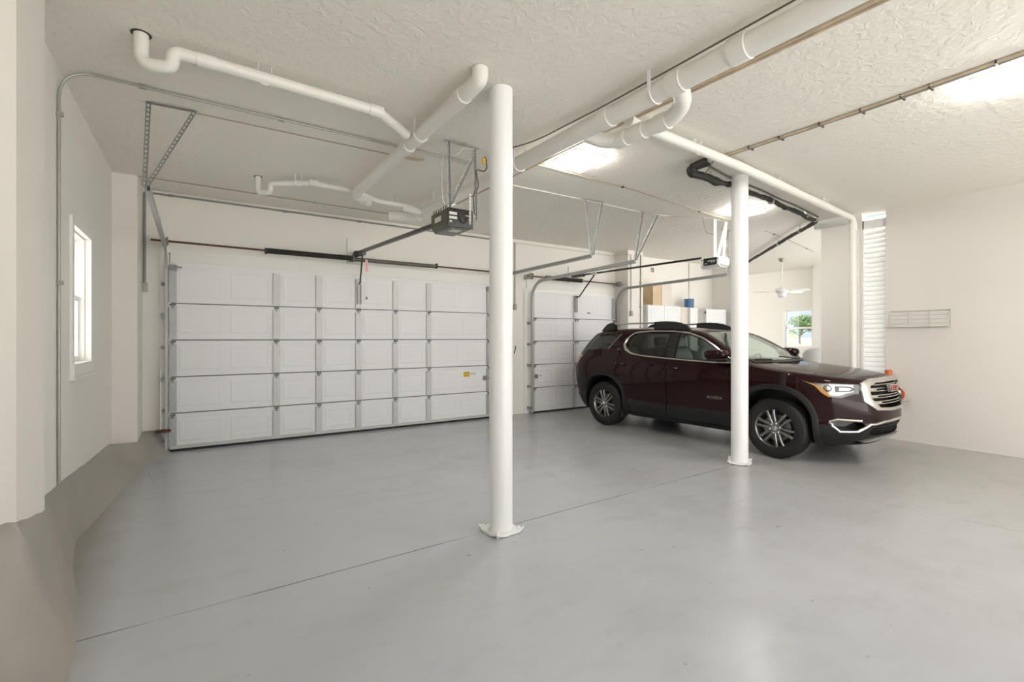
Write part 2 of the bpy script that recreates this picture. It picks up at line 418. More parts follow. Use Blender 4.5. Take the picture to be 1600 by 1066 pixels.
# louvre
L = thing('louvre_vent', (RX+.05,3.115,.0), 'tall narrow white louvred vent in the right wall behind the car hood', 'vent')
mb = MB()
for z0, z1 in ((.02,.12),(3.2,3.33)): mb.box((RX+.04,2.957,z0),(RX+.1,3.273,z1))
mb.box((RX+.04,2.957,.02),(RX+.1,2.972,3.33)); mb.box((RX+.04,3.258,.02),(RX+.1,3.273,3.33))
mb.build('vent_frame', 'white', L)
mb = MB()
for k in range(42):
    z = .15+k*.0728
    mb.bar((RX+.075,2.97,z),(RX+.075,3.26,z), .085, .012, up=(-.68,0,.73))
mb.build('louvre_blades', 'louvre', L)

# windows
def window(n, xf, y0, y1, z0, z1, sgn, depth, zm, wide, rec=.07):
    # xf: inner wall face, sgn: +1 when the outside lies at larger x
    fr = MB(); xo = xf+sgn*(rec+.09); xi = xf
    def b(ya, yb, za, zb, xa, xb): fr.box((min(xa,xb),ya,za),(max(xa,xb),yb,zb))
    p = -sgn*.018
    for ya, yb, za, zb in ((y0-wide,y0,z0-.0,z1+wide),(y1,y1+wide,z0,z1+wide),(y0,y1,z1,z1+wide)): b(ya,yb,za,zb,xi,xi+p)
    f = struct(fr.build('window_%d' % n, 'trim'))
    fr = MB(); b(y0-wide,y1+wide,z0-.10,z0,xi,xi+p*1.6); b(y0-wide-.02,y1+wide+.02,z0-.125,z0-.10,xi,xi+p*2.2); fr.build('window_sill', 'trim', f)
    s = .035
    for nm, za, zb, xa in (('lower_sash',z0,zm+.02,xo-sgn*.09),('upper_sash',zm-.02,z1,xo-sgn*.045)):     # the upper sash slides outside the lower one
        fr = MB(); xb = xa+sgn*.042
        for ya, yb in ((y0,y0+s),(y1-s,y1)): b(ya,yb,za,zb,xa,xb)
        b(y0+s,y1-s,za,za+.045,xa,xb); b(y0+s,y1-s,zb-.045,zb,xa,xb)
        q = fr.build(nm, 'white', f)
        g = MB(); g.box((xa+sgn*.02-.002,y0+s,za+.045),(xa+sgn*.02+.002,y1-s,zb-.045)); g.build('pane', 'pane', q)
    fr = MB(); b(y0,y0+.012,z0,z1,xo,xi+sgn*.03); b(y1-.012,y1,z0,z1,xo,xi+sgn*.03); b(y0,y1,z1-.012,z1,xo,xi+sgn*.03); fr.build('window_jamb', 'trim', f)
window(1, LX, wy0, wy1, wz0, wz1, -1, .25, 1.865, .065)
window(2, 14.2, fy0, fy1, fz0, fz1, 1, .2, 1.79, .05)

# header boards and jambs
mb = MB(); mb.box((-.30,WY-.04,2.515),(4.62,WY,2.685)); struct(mb.build('trim_3', 'trim'))
mb = MB(); mb.box((-.415,WY-.03,.29),(-.318,WY,2.66)); mb.box((-.40,WY-.045,2.64),(-.29,WY,3.10)); struct(mb.build('trim_4', 'trim'))
mb = MB(); mb.box((5.50,WY-.025,2.49),(7.93,WY,2.66)); struct(mb.build('trim_5', 'trim'))
mb = MB(); mb.box((5.43,WY-.03,0),(5.575,WY,2.49)); struct(mb.build('trim_6', 'trim'))
mb = MB(); mb.box((4.60,WY-.03,0),(4.66,WY,2.6)); struct(mb.build('trim_7', 'trim'))
mb = MB(); mb.box((2.0,WY-.03,2.70),(2.22,WY,3.10)); struct(mb.build('trim_8', 'trim'))
mb = MB(); mb.box((6.58,WY-.03,2.66),(6.72,WY,3.02)); struct(mb.build('trim_9', 'trim'))

# ------------------------------------------------------------------ steel columns
def column(x, y, r, rot, label):
    t = thing('steel_column', (x,y,0), label, 'column', 'round steel columns')
    MB().cyl((x,y,.022),(x,y,CZ-.002), r, seg=40).build('shaft', 'column', t)
    mb = MB(); n = 12; h = .128; c, s = math.cos(rot), math.sin(rot); top = []
    random.seed(int(x*10))
    ring = []
    for a, b in ((-1,-1),(1,-1),(1,1),(-1,1)):
        pass
    k = 8; rows = []
    for i in range(k+1):
        row = []
        for j in range(k+1):
            u, v = -h+2*h*i/k, -h+2*h*j/k; e = max(abs(u),abs(v))/h; cor = (abs(u)*abs(v))/(h*h)
            w = random.uniform(-.005,.005) if e > .99 else 0
            row.append((x+(u+w)*c-(v+w)*s, y+(u+w)*s+(v+w)*c, .018+.030*cor**3+random.uniform(0,.004)))
        rows.append(row)
    mb.grid(rows)
    mb.grid([[(p[0],p[1],p[2]-.016) for p in r_] for r_ in rows])
    edge = [rows[i][0] for i in range(k)]+[rows[k][j] for j in range(k)]+[rows[i][k] for i in range(k,0,-1)]+[rows[0][j] for j in range(k,0,-1)]
    mb.grid([[p, (p[0],p[1],p[2]-.016)] for p in edge+edge[:1]])
    mb.build('base_plate', 'column', t, merge=True, ang=50)
    mb = MB()
    for a, b in ((-1,-1),(1,-1),(1,1),(-1,1)):
        mb = MB(); u, v = a*.1, b*.1; mb.cyl((x+u*c-v*s,y+u*s+v*c,0),(x+u*c-v*s,y+u*s+v*c,.045), .011, seg=6); mb.build('anchor_bolt', 'column', t)
column(1.985, 3.185, .091, .06, 'thick round white steel column standing alone in the middle of the floor')
column(5.46, 3.33, .096, .5, 'round white steel column standing in front of the maroon car')

# ------------------------------------------------------------------ garage doors
def emboss(mb, x0, x1, z0, z1, y):
    # stamped rectangle: a bevelled moat around a raised field
    def ring(i, d): return [(x0+i,y-d,z0+i),(x1-i,y-d,z0+i),(x1-i,y-d,z1-i),(x0+i,y-d,z1-i)]
    rs = [ring(0,0), ring(.012,.0035), ring(.035,.0035), ring(.055,.0012), ring(.056,.0012)]
    for a, b in zip(rs, rs[1:]):
        for k in range(4): mb.add([a[k],a[(k+1)%4],b[(k+1)%4],b[k]], [(0,1,2,3)])
    mb.add(rs[-1], [(0,1,2,3)])
def hinge(t, x, y, z, mat='galvd'):
    mb = MB(); mb.box((x-.03,y-.012,z-.014),(x+.03,y,z+.014)); mb.cyl((x-.034,y-.016,z),(x+.034,y-.016,z), .008, seg=8)
    mb.box((x-.012,y-.008,z-.05),(x+.012,y,z-.012)); return mb.build('hinge', mat, t)
def garage_door(label, x0, x1, zs, stiles, bays, stile_mat, extra):
    t = thing('overhead_door', ((x0+x1)/2,DY,0), label, 'garage door', 'sectional garage doors')
    for k in range(5):
        z0, z1 = zs[k]+(.010 if k else .003), zs[k+1]-.003
        mb = MB(); mb.box((x0,DY,z0),(x1,DY+.045,z1))
        for bx0, bx1 in bays: emboss(mb, bx0, bx1, z0+.085, z1-.075, DY)
        s = mb.build('door_section', 'door', t)
        mb = MB(); mb.box((x0+.05,DY-.016,z1-.036),(x1-.05,DY,z1)); mb.build('section_lip', 'door', s)
        if k: mb = MB(); mb.box((x0+.02,DY+.012,z0-.016),(x1-.02,DY+.04,z0+.002)); mb.build('seam_shadow_strip', 'clip', s)  # dark strip behind the gap stands in for the shadow under the lip
        for i, (a, b) in enumerate(stiles):
            mb = MB(); mb.box((a,DY-.028,z0+.012),(b,DY,z1-.05)); mb.box((a-.006,DY-.012,z0+.012),(a,DY,z1-.05)); mb.box((b,DY-.012,z0+.012),(b+.006,DY,z1-.05))
            for zz in (z0+.09, z1-.12): mb.cyl(((a+b)/2,DY-.031,zz),((a+b)/2,DY-.028,zz), .009, seg=8)
            mb.build('stile', 'galv' if i in extra else stile_mat, s)
            if k < 4: hinge(s, (a+b)/2, DY-.022, zs[k+1]-.018)
    return t
zsA = [.035,.50,.985,1.475,1.965,2.505]
stA = [(-.31,-.235),(.93,1.015),(1.52,1.605),(2.12,2.205),(2.73,2.815),(3.33,3.415),(4.54,4.61)]
bays = []
for (a, b), (c, d) in zip(stA, stA[1:]):
    w = c-b
    if w > .9: bays += [(b+.03,b+w/2-.045),(b+w/2+.045,c-.03)]
    else: bays.append((b+.045,c-.045))
gA = garage_door('wide white double garage door with grey vertical stiles behind the middle column', -.31, 4.61, zsA, stA, bays, 'stile', (0,6))
mb = MB(); mb.box((-.30,DY-.03,.04),(4.60,DY,.075)); mb.box((-.30,DY-.045,.035),(4.60,DY,.045)); mb.build('bottom_rail', 'stile', gA)
mb = MB(); mb.box((-.30,DY-.02,.0),(4.60,DY+.05,.036)); mb.build('bottom_seal', 'rubber', gA)
mb = MB(); mb.box((4.055,DY-.004,.795),(4.185,DY,.885)); st = mb.build('warning_sticker', 'yellow', gA, 'small yellow warning sticker')
mb = MB(); mb.box((4.065,DY-.005,.868),(4.175,DY-.004,.876)); mb.box((4.065,DY-.005,.815),(4.175,DY-.004,.82)); mb.box((4.065,DY-.005,.84),(4.15,DY-.004,.845)); mb.build('print', 'black', st)
mb = MB(); mb.box((4.205,DY-.004,.83),(4.31,DY,.87)); mb.build('paper_sticker', 'stile', gA, 'small faded grey sticker')
mb = MB(); mb.box((-.30,DY-.05,2.40),(-.225,DY,2.475)); mb.box((-.34,DY-.06,2.435),(-.17,DY-.045,2.455)); mb.build('top_bracket', 'galvd', gA)
mb = MB(); mb.box((4.53,DY-.05,2.38),(4.61,DY,2.47)); mb.build('top_bracket', 'galvd', gA)
mb = MB(); mb.box((2.135,DY-.05,2.05),(2.15,DY-.028,2.36)); mb.box((2.185,DY-.05,2.05),(2.20,DY-.028,2.36)); mb.build('operator_bracket', 'galvd', gA)
mb = MB(); mb.bbox((4.46,DY-.04,.72),(4.52,DY,.80),.006); mb.box((4.52,DY-.03,.745),(4.63,DY-.012,.77)); mb.build('slide_lock', 'galvd', gA)

zsB = [.03,.505,.97,1.44,1.905,2.45]
stB = [(5.585,5.64),(6.665,6.735),(7.80,7.87)]
bays = [(5.70,6.12),(6.21,6.62),(6.79,7.25),(7.34,7.77)]
gB = garage_door('narrow white single garage door partly hidden by the back of the car', 5.585, 7.87, zsB, stB, bays, 'stile', (2,))
mb = MB(); mb.box((5.58,DY-.015,.0),(7.87,DY+.05,.032)); mb.build('bottom_seal', 'rubber', gB)
mb = MB(); mb.box((6.68,DY-.05,2.05),(6.75,DY-.028,2.40)); mb.build('operator_bracket', 'galvd', gB)
mb = MB(); mb.box((7.055,DY-.008,2.035),(7.145,DY,2.055)); mb.build('lift_handle', 'black', gB)
for k in range(1,5):
    hinge(gB, 5.66, DY-.008, zsB[k]-.01); hinge(gB, 6.78, DY-.008, zsB[k]-.01)
mb = MB(); mb.bbox((5.66,DY-.04,.70),(5.72,DY,.78),.006); mb.build('slide_lock', 'galvd', gB)
MB().cyl((5.80,DY-.02,.745),(5.80,DY,.745),.012,seg=8).build('lock_knob', 'galvd', gB)

# ------------------------------------------------------------------ tracks
def track(name_label, x, sgn, zt, yend, zend, grp):
    # sgn: side on which the wall bracket sits (-1 left, +1 right)
    t = thing('door_track', (x,DY-.05,0), name_label, 'track', grp)
    g_ = -sgn; pr = [(-.004*g_,-.028),(-.004*g_,.028),(.026*g_,.028),(.026*g_,.007),(.022*g_,.007),(.022*g_,.024),(0,.024),(0,-.024),(.022*g_,-.024),(.022*g_,-.007),(.026*g_,-.007),(.026*g_,-.028)]
    MB().sweep(pr, [(x,DY-.05,.02),(x,DY-.05,zt-.36)], (1,0,0)).build('vertical_track', 'galv', t)
    R = .36; arc = [(x,DY-.05-R+R*math.cos(a),zt-.36+R*math.sin(a)) for a in [PI/2*i/12 for i in range(13)]]
    MB().sweep(pr, arc, (1,0,0)).build('curved_track', 'galv', t)
    y0 = DY-.05-R
    MB().sweep(pr, [(x,y0+.02,zt),(x,yend,zend)], (1,0,0)).build('horizontal_track', 'galv', t)
    mb = MB(); xs = x+sgn*.004
    mb.box((min(xs,xs+sgn*.004),yend,zend-.03),(max(xs,xs+sgn*.004),y0,zend+.03)) if False else mb.bar((xs+sgn*.004,yend+.02,zend),(xs+sgn*.004,y0-.1,zt),.006,.05)
    mb.build('stiffener_angle', 'galv', t)
    for k in range(6):
        z = .12+k*.42
        if z > zt-.45: break
        mb = MB(); a, b = sorted((xs, xs+sgn*.045))
        mb.box((a,DY-.075,z-.025),(b,WY-.028,z+.025)) if k % 2 == 0 else mb.box((a,DY-.03,z-.02),(b,WY-.028,z+.02))
        mb.build('track_bracket', 'galvd', t)
    return t
tA = track('galvanized door track left of the wide garage door, below the tall perforated triangle', -.35, -1, 2.68, 4.96, 2.745, 'garage door tracks')
track('galvanized door track on the right edge of the wide garage door', 4.655, 1, 2.64, 5.05, 2.665, 'garage door tracks')
track('galvanized door track left of the single garage door', 5.545, -1, 2.62, 5.06, 2.67, 'garage door tracks')
track('galvanized door track right of the single garage door, running above the cabinets', 7.915, 1, 2.60, 5.06, 2.635, 'garage door tracks')
# rusty stub of pipe on the footing
t = thing('pipe_stub', (-.36,7.72,.28), 'rusty flat pipe base on the grey footing beside the wide garage door', 'pipe base')
MB().lathe([(.085,0),(.085,.02),(.07,.028)], (-.37,7.70,.285), (0,0,1), 20).build('flange', 'rust', t)
MB().cyl((-.40,7.74,.31),(-.40,7.74,1.1), .011).build('riser', 'condw', t)

# ------------------------------------------------------------------ torsion shafts
def coil(mb, x0, x1, y, z, r, pitch=.022):
    n = int((x1-x0)/pitch); prof = []
    for i in range(n):
        prof += [(r*.90, i*pitch), (r, i*pitch+pitch*.3), (r, i*pitch+pitch*.7)]
    mb.lathe(prof, (x0,y,z), (1,0,0), 14)
def drum(t, x, y, z, sg):
    mb = MB(); mb.lathe([(.03,0),(.06,.004),(.06,.012),(.045,.016),(.047,.05),(.062,.055),(.062,.065),(.03,.07)], (x,y,z), (sg,0,0), 20); mb.build('cable_drum', 'galvd', t)
SY = 7.66
t = thing('torsion_spring', (2.1,SY,2.73), 'long torsion spring shaft above the wide garage door, black coil and grey coil', 'spring', 'torsion spring shafts')
MB().cyl((-.50,SY,2.765),(4.74,SY,2.735), .0135, seg=10).build('shaft', 'rust', t)
mb = MB(); coil(mb, .83, 2.02, SY, 2.755, .040); mb.build('black_spring', 'spring', t, 'black coil spring')
mb = MB(); coil(mb, 2.06, 3.46, SY, 2.742, .033); mb.build('grey_spring', 'springg', t, 'grey coil spring')
for x in (.82, 3.46): MB().lathe([(.03,0),(.044,.004),(.044,.03),(.03,.034)], (x-.017,SY,2.75), (1,0,0), 14).build('spring_cone', 'steel', t)
MB().lathe([(.03,0),(.055,.006),(.055,.02),(.03,.026)], (2.026,SY,2.748), (1,0,0), 16).box((2.02,SY,2.72),(2.06,WY-.032,2.78)).build('center_bracket', 'galvd', t)
drum(t, -.315, SY, 2.763, -1); drum(t, 4.62, SY, 2.737, 1)
for x in (-.36, 4.69): MB().box((x-.004,SY-.05,2.70),(x+.004,WY-.032,2.80)).build('end_bracket', 'galv', t)
t = thing('torsion_spring', (6.7,SY,2.70), 'short torsion spring shaft with one black coil above the single garage door', 'spring', 'torsion spring shafts')
MB().cyl((5.38,SY,2.72),(8.0,SY,2.70), .0125, seg=10).build('shaft', 'rust', t)
mb = MB(); coil(mb, 5.86, 6.78, SY, 2.712, .042); mb.build('black_spring', 'spring', t, 'black coil spring')
for x in (5.86, 6.78): MB().lathe([(.03,0),(.046,.004),(.046,.03),(.03,.034)], (x-.017,SY,2.712), (1,0,0), 14).build('spring_cone', 'galvd', t)
drum(t, 5.50, SY, 2.718, -1); drum(t, 7.83, SY, 2.702, 1)
for x in (5.42, 7.90): MB().box((x-.004,SY-.05,2.66),(x+.004,WY-.032,2.76)).build('end_bracket', 'galv', t)
# ------------------------------------------------------------------ perforated angle-iron hangers
def perf(mb, p0, p1, wdir, w, t=.003, pitch=.036, flange=True):
    # slotted steel angle: two edge rails joined by cross webs, holes left open, plus a solid leg
    p0, p1, wd = V(p0), V(p1), V(wdir).normalized(); d = (p1-p0); Ln = d.length; d.normalize(); nn = d.cross(wd).normalized()
    for s in (-1, 1): mb.bar(p0+wd*s*w*.36, p1+wd*s*w*.36, w*.28, t, up=nn)
    n = max(2, int(Ln/pitch))
    for i in range(n+1):
        c = p0+d*(Ln*i/n); mb.bar(c-d*pitch*.2, c+d*pitch*.2, w*.46, t, up=nn)
    if flange:
        e = wd*w*.5; mb.bar(p0+e+nn*w*.35, p1+e+nn*w*.35, t, w*.7, up=nn)
def hanger(label, top, legs, mat, brace=None):
    c = (V(top[0])+V(top[1]))/2
    t = thing('angle_iron_hanger', (c.x,c.y,CZ), label, 'bracket', 'angle iron hangers')
    mb = MB(); perf(mb, top[0], top[1], (0,1,0), .034, flange=True); mb.build('ceiling_angle', mat, t)
    for a, b in legs:
        mb = MB(); perf(mb, a, b, (1,0,0), .034); mb.build('hanger_leg', mat, t)
    if brace:
        mb = MB(); perf(mb, brace[0], brace[1], (1,0,0), .034); mb.build('diagonal_brace', mat, t)
    return t
zc = CZ-.012
hanger('tall triangular slotted steel hanger at far left holding the end of the door track', [(-.345,4.93,zc),(-.01,4.91,zc)], [((-.335,4.93,zc),(-.365,4.955,2.76))], 'galvd', ((-.02,4.91,zc),(-.345,4.95,2.76)))
hanger('slotted steel hanger carrying the dark opener motor', [(2.02,4.28,zc),(2.40,4.30,zc)], [((2.05,4.28,zc),(2.05,4.25,2.745)),((2.35,4.30,zc),(2.35,4.27,2.70))], 'galv', ((2.34,4.29,3.36),(2.07,4.26,2.82)))
hanger('slotted steel triangle holding the right track of the wide garage door', [(4.48,5.03,zc),(4.82,5.0,zc)], [((4.79,5.0,zc),(4.675,5.06,2.68))], 'galv', ((4.50,5.03,zc),(4.655,5.06,2.68)))
hanger('slotted steel triangle holding the left track of the single garage door', [(5.68,5.06,zc),(6.05,5.05,zc)], [((5.70,5.06,zc),(5.54,5.07,2.69))], 'galv', ((6.03,5.05,zc),(5.56,5.07,2.69)))
hanger('white slotted hanger carrying the white opener near the thin column', [(7.02,4.72,zc),(7.36,4.72,zc)], [((7.03,4.72,zc),(7.03,4.72,2.81)),((7.33,4.72,zc),(7.26,4.72,2.81))], 'white', ((7.31,4.70,zc-.03),(7.08,4.70,2.84)))
hanger('grey slotted hanger at the end of the door track beside the thin column', [(7.78,5.08,zc),(8.05,5.08,zc)], [((7.93,5.08,zc),(7.93,5.08,2.64))], 'galv')

# ------------------------------------------------------------------ opener with dark motor box
t = thing('garage_door_opener', (2.12,4.3,2.565), 'dark olive garage door opener with black rail hanging left of the middle column', 'garage door opener', 'garage door openers')
x0, x1, y0, y1, z0, z1 = 1.985, 2.25, 4.13, 4.52, 2.565, 2.745
mb = MB(); mb.prism([(x0,y0+.02,z0),(x1,y0+.02,z0),(x1,y0+.02,z1),(x0,y0+.02,z1)][:0] or [(x0+.0,y0+.015,z0+.05),(x0+.04,y0+.015,z0),(x1-.02,y0+.015,z0),(x1,y0+.015,z0+.02),(x1,y0+.015,z1),(x0,y0+.015,z1)], (0,y1-y0-.015,0)); h = mb.build('housing', 'olive', t)
mb = MB(); mb.bbox((x0-.004,y0,z0+.002),(x1+.004,y0+.018,z1+.004), .005); fp = mb.build('end_panel', 'openerdark', t)
for a, b, c, d in ((.012,.095,.118,.145),(.012,.095,.078,.103),(.015,.040,.045,.062),(.185,.215,.118,.132)):
    mb = MB(); mb.box((x0+a,y0-.002,z0+c),(x0+b,y0,z0+d)); mb.build('paper_label', 'label', fp)
mb = MB(); mb.box((x0-.002,y0+.16,z0+.085),(x0,y0+.30,z0+.135)); mb.build('side_label', 'label', h)
mb = MB(); mb.box((x0+.09,y0+.09,z0-.002),(x0+.19,y0+.19,z0)); mb.build('bottom_label', 'label', h)
mb = MB(); mb.tube(bend([(x0+.05,y0-.006,z1-.01),(x0+.11,y0-.02,z1-.045),(x0+.13,y0-.014,z0+.06),(x0+.17,y0-.012,z0+.045),(x0+.20,y0-.016,z0+.09),(x0+.19,y0-.006,z1-.02)],.03), .004, 6); mb.build('loop_wire', 'black', t)
mb = MB(); perf(mb, (x1-.035,y0-.006,z0+.05), (x1-.03,y0-.004,z1+.16), (1,0,0), .02, flange=False); mb.build('strap', 'label', t)
mb = MB()
for k in range(6): mb.bar((x0+.006,y0+.06+k*.055,z1),(x0+.006,y0+.06+k*.055,z1+.035),.006,.018,up=(0,1,0))
mb.build('vent_fins', 'olive', t)
mb = MB(); mb.box((x0+.02,y1,z0+.03),(x0+.11,y1+.02,z1-.02)); mb.build('end_flange', 'label', t)
mb = MB(); mb.bar((2.075,y1,2.68),(2.115,7.62,2.845),.034,.045); mb.build('rail', 'openerdark', t)
mb = MB(); mb.box((2.06,7.60,2.80),(2.17,7.70,2.87)); mb.box((2.085,7.66,2.80),(2.145,WY-.03,2.86)); mb.build('header_bracket', 'steel', t)
mb = MB(); mb.bar((2.11,7.30,2.79),(2.11,7.44,2.80),.06,.05); mb.build('trolley', 'openerdark', t)
mb = MB(); mb.tube(bend([(2.12,7.42,2.78),(2.155,7.66,2.42),(2.16,7.70,2.37),(2.165,7.75,2.37)],.03), .012, 8); mb.build('door_arm', 'steel', t)
mb = MB(); mb.tube([(2.16,7.35,2.76),(2.165,7.36,2.5),(2.165,7.36,2.13)], .0025, 6); c = mb.build('release_cord', 'wirew', t)
mb = MB(); mb.box((2.145,7.355,2.52),(2.185,7.36,2.70)); mb.build('release_tag', 'pink', c, 'faded red tag')
mb = MB(); mb.sph((2.165,7.36,2.115),(.012,.012,.022)); mb.build('release_knob', 'steel', c, 'small dark knob')
# cords above it
t = thing('extension_cord', (2.36,4.25,2.75), 'black cord with yellow plug hanging on the dark opener bracket', 'cord')
MB().tube(bend([(2.33,4.24,2.75),(2.31,4.23,2.95),(2.37,4.22,3.02),(2.335,4.22,3.18),(2.37,4.25,3.21),(2.46,4.27,3.21),(2.50,4.28,3.26),(2.49,4.29,3.34)],.06), .007, 8).build('cord', 'wired', t)
MB().cyl((2.49,4.29,3.33),(2.48,4.30,3.37), .014).build('connector', 'black', t)
MB().bbox((2.455,4.28,3.30),(2.485,4.31,3.36),.005).build('plug', 'yellow', t)
t = thing('wire_loop', (2.1,4.3,3.3), 'thin pale wire looping between the legs of the dark opener bracket', 'wire')
MB().tube(bend([(1.93,4.44,3.43),(2.0,4.36,3.36),(2.15,4.26,3.30),(2.2,4.26,3.40),(2.36,4.27,3.42)],.1), .003, 6).build('wire', 'wirew', t)
MB().tube(bend([(2.0,4.27,3.30),(1.975,4.25,3.1),(1.98,4.25,2.85),(2.02,4.22,2.75)],.1), .003, 6).build('wire', 'wirew', t)

# opener with white motor
t = thing('garage_door_opener', (7.12,4.77,2.66), 'white garage door opener with black side panel and long black rail', 'garage door opener', 'garage door openers')
mb = MB(); mb.prism([(7.0,4.62,2.69),(7.04,4.62,2.655),(7.22,4.62,2.655),(7.27,4.62,2.70),(7.26,4.62,2.80),(7.22,4.62,2.825),(7.03,4.62,2.825),(7.0,4.62,2.81)], (0,.34,0)); mb.build('housing', 'white', t)
mb = MB(); mb.sph((7.135,4.625,2.74),(.12,.045,.07),.6); mb.build('light_cover', 'white', t)
mb = MB(); mb.box((6.995,4.66,2.695),(7.0,4.90,2.815)); sp_ = mb.build('side_panel', 'black', t, 'black side panel')
for a, b, c, d in ((4.68,4.82,2.758,2.768),(4.70,4.72,2.735,2.748),(4.74,4.76,2.735,2.748),(4.83,4.88,2.72,2.73)):
    mb = MB(); mb.box((6.993,a,c),(6.995,b,d)); mb.build('marking', 'label', sp_)
for y in (4.93,4.64): MB().cyl((6.99,y,2.79),(7.0,y,2.79),.01,seg=8).build('screw', 'black', t)
mb = MB(); mb.bar((7.02,4.96,2.835),(6.73,7.58,2.82),.026,.034); mb.build('rail', 'blackg', t)
mb = MB(); mb.box((6.65,7.55,2.79),(6.78,WY-.03,2.84)); mb.build('header_bracket', 'steel', t)
mb = MB(); mb.box((6.72,7.18,2.79),(6.80,7.30,2.82)); mb.build('trolley', 'label', t)
mb = MB(); mb.tube(bend([(6.76,7.25,2.79),(6.735,7.66,2.40),(6.73,7.70,2.37),(6.70,7.75,2.37)],.03), .014, 8); mb.build('door_arm', 'black', t)
t = thing('wire_loop', (6.9,4.7,3.4), 'dark wire looping down at the left of the white opener hanger', 'wire')
MB().tube(bend([(6.2,5.02,3.43),(6.5,4.85,3.44),(6.78,4.75,3.44),(7.0,4.72,3.44)],.1), .004, 6).build('wire', 'wire', t)
MB().tube(bend([(6.76,4.75,3.43),(6.80,4.74,3.28),(6.84,4.73,3.19),(7.02,4.72,3.19)],.05), .004, 6).build('wire', 'wired', t)
MB().tube(bend([(7.32,4.70,3.40),(7.25,4.69,3.2),(7.36,4.68,3.05),(7.22,4.68,2.95),(7.34,4.66,2.84)],.08), .005, 6).build('wire', 'wire', t)

# ------------------------------------------------------------------ white drain pipes
def pipe(label, path, r, rb, couplings=(), straps=(), loc=None, extra=None, mat='pvc', cat='pipe', grp='white drain pipes', name='drain_pipe', seams=True):
    P = [V(p) for p in path]; c = sum(P, V((0,0,0)))/len(P)
    t = thing(name, (c.x,c.y,CZ if loc is None else loc), label, cat, grp)
    pts = bend(path, rb, 8)
    MB().tube(pts, r, 20).build('pipe_run', mat, t)
    for p, d in couplings:
        p, d = V(p), V(d).normalized()
        MB().lathe([(r*.98,-.055),(r*1.13,-.055),(r*1.13,.055),(r*.98,.055)], p, d, 20).build('coupling', mat, t)
    for p in straps:
        p = V(p); mb = MB()
        mb.bar((p.x-r*1.05,p.y,p.z),(p.x-r*1.05,p.y,CZ-.001),.004,.032,up=(0,1,0)); mb.bar((p.x+r*1.05,p.y,p.z),(p.x+r*1.05,p.y,CZ-.001),.004,.032,up=(0,1,0))
        mb.tube([(p.x+r*1.05*math.cos(a),p.y,p.z+r*1.05*math.sin(a)) for a in [-PI*i/12 for i in range(13)]], .006, 6)
        mb.build('strap', 'white', t)
    return t
Z1 = 3.335
t = pipe('white drain pipe with P trap at the far upper left running to the slanted pipe',
     [(-.30,3.86,CZ-.002),(-.30,3.86,3.255),(-.135,3.80,3.255),(-.135,3.80,3.36),(.0,3.805,3.36),(1.22,3.83,3.335),(1.56,4.10,3.32)], .041, .08,
     [((.05,3.806,3.358),(1,.05,0)),((1.2,3.83,3.335),(1,.05,0))], [(.40,3.812,3.35)])
MB().lathe([(.041,0),(.056,0),(.056,.002)], (-.30,3.86,CZ-.004), (0,0,1), 20).build('ceiling_hole', 'black', t, 'dark ragged hole around the pipe')
pipe('thick slanted white drain pipe dropping from the ceiling left of the middle column',
     [(1.70,3.01,CZ-.004),(1.70,3.01,3.365),(1.69,3.2,3.345),(1.64,5.95,3.30),(1.66,6.05,3.30),(1.86,6.27,3.27)], .058, .10,
     [((1.686,3.28,3.344),(0,1,0)),((1.667,4.1,3.32),(0,1,0)),((1.665,4.35,3.318),(0,1,0)),((1.72,6.11,3.29),(1,1,0)),((1.80,6.20,3.28),(1,1,0))], [(1.668,4.02,3.322)])
t = pipe('small white drain pipe with P trap hanging near the far wall above the wide door',
     [(.61,6.50,CZ-.002),(.61,6.50,3.25),(.73,6.38,3.25),(.73,6.38,3.352),(.83,6.30,3.352),(1.14,6.12,3.36),(1.65,6.10,3.345),(2.0,6.32,3.33),(2.50,6.34,3.32)], .033, .065,
     [((.92,6.25,3.354),(1,-.55,0)),((1.16,6.10,3.36),(1,0,0))], [(1.0,6.14,3.35),(2.25,6.33,3.325)])
MB().lathe([(.033,0),(.046,0),(.046,.002)], (.61,6.50,CZ-.004), (0,0,1), 16).build('ceiling_hole', 'black', t, 'dark hole around the pipe')
t = pipe('long thick white main drain pipe running the length of the ceiling above the middle column',
     [(2.93,-.6,3.335),(2.80,2.62,3.30),(2.74,4.3,3.285),(2.66,6.35,3.27),(2.52,6.62,3.26),(2.30,6.72,3.255)], .075, .10,
     [((2.815,2.18,3.305),(-.04,1,0)),((2.83,1.72,3.31),(-.04,1,0)),((2.79,2.85,3.297),(-.04,1,0)),((2.70,5.6,3.275),(-.04,1,0)),((2.61,6.46,3.268),(-.5,1,0))], [(2.81,2.36,3.303),(2.75,4.05,3.288),(2.695,5.9,3.273)])
MB().tube(bend([(2.66,6.30,3.27),(2.50,6.30,3.28),(2.36,6.33,3.31)],.06), .055, 16).build('branch', 'pvc', t)
pipe('white elbow branch looping under the main drain pipe beside the ceiling light',
     [(2.83,2.18,3.30),(3.0,2.26,3.24),(3.06,2.42,3.20),(3.02,2.92,3.20),(2.96,3.06,3.22),(2.84,3.15,3.28)], .062, .11,
     [((3.05,2.50,3.20),(-.05,1,0)),((3.02,2.9,3.20),(-.05,1,0)),((3.035,2.72,3.20),(-.05,1,0))])
pipe('white overhead pipe passing over the thin column towards the vent and turning down',
     [(3.06,2.86,3.36),(3.2,2.89,3.36),(4.79,2.96,3.35),(8.30,3.27,3.33),(8.36,3.27,3.27),(8.36,3.27,.02)], .046, .06,
     [((3.35,2.90,3.36),(1,.03,0)),((8.36,3.27,3.2),(0,0,1))], [(4.1,2.935,3.355),(5.9,3.06,3.345),(7.3,3.18,3.335)])
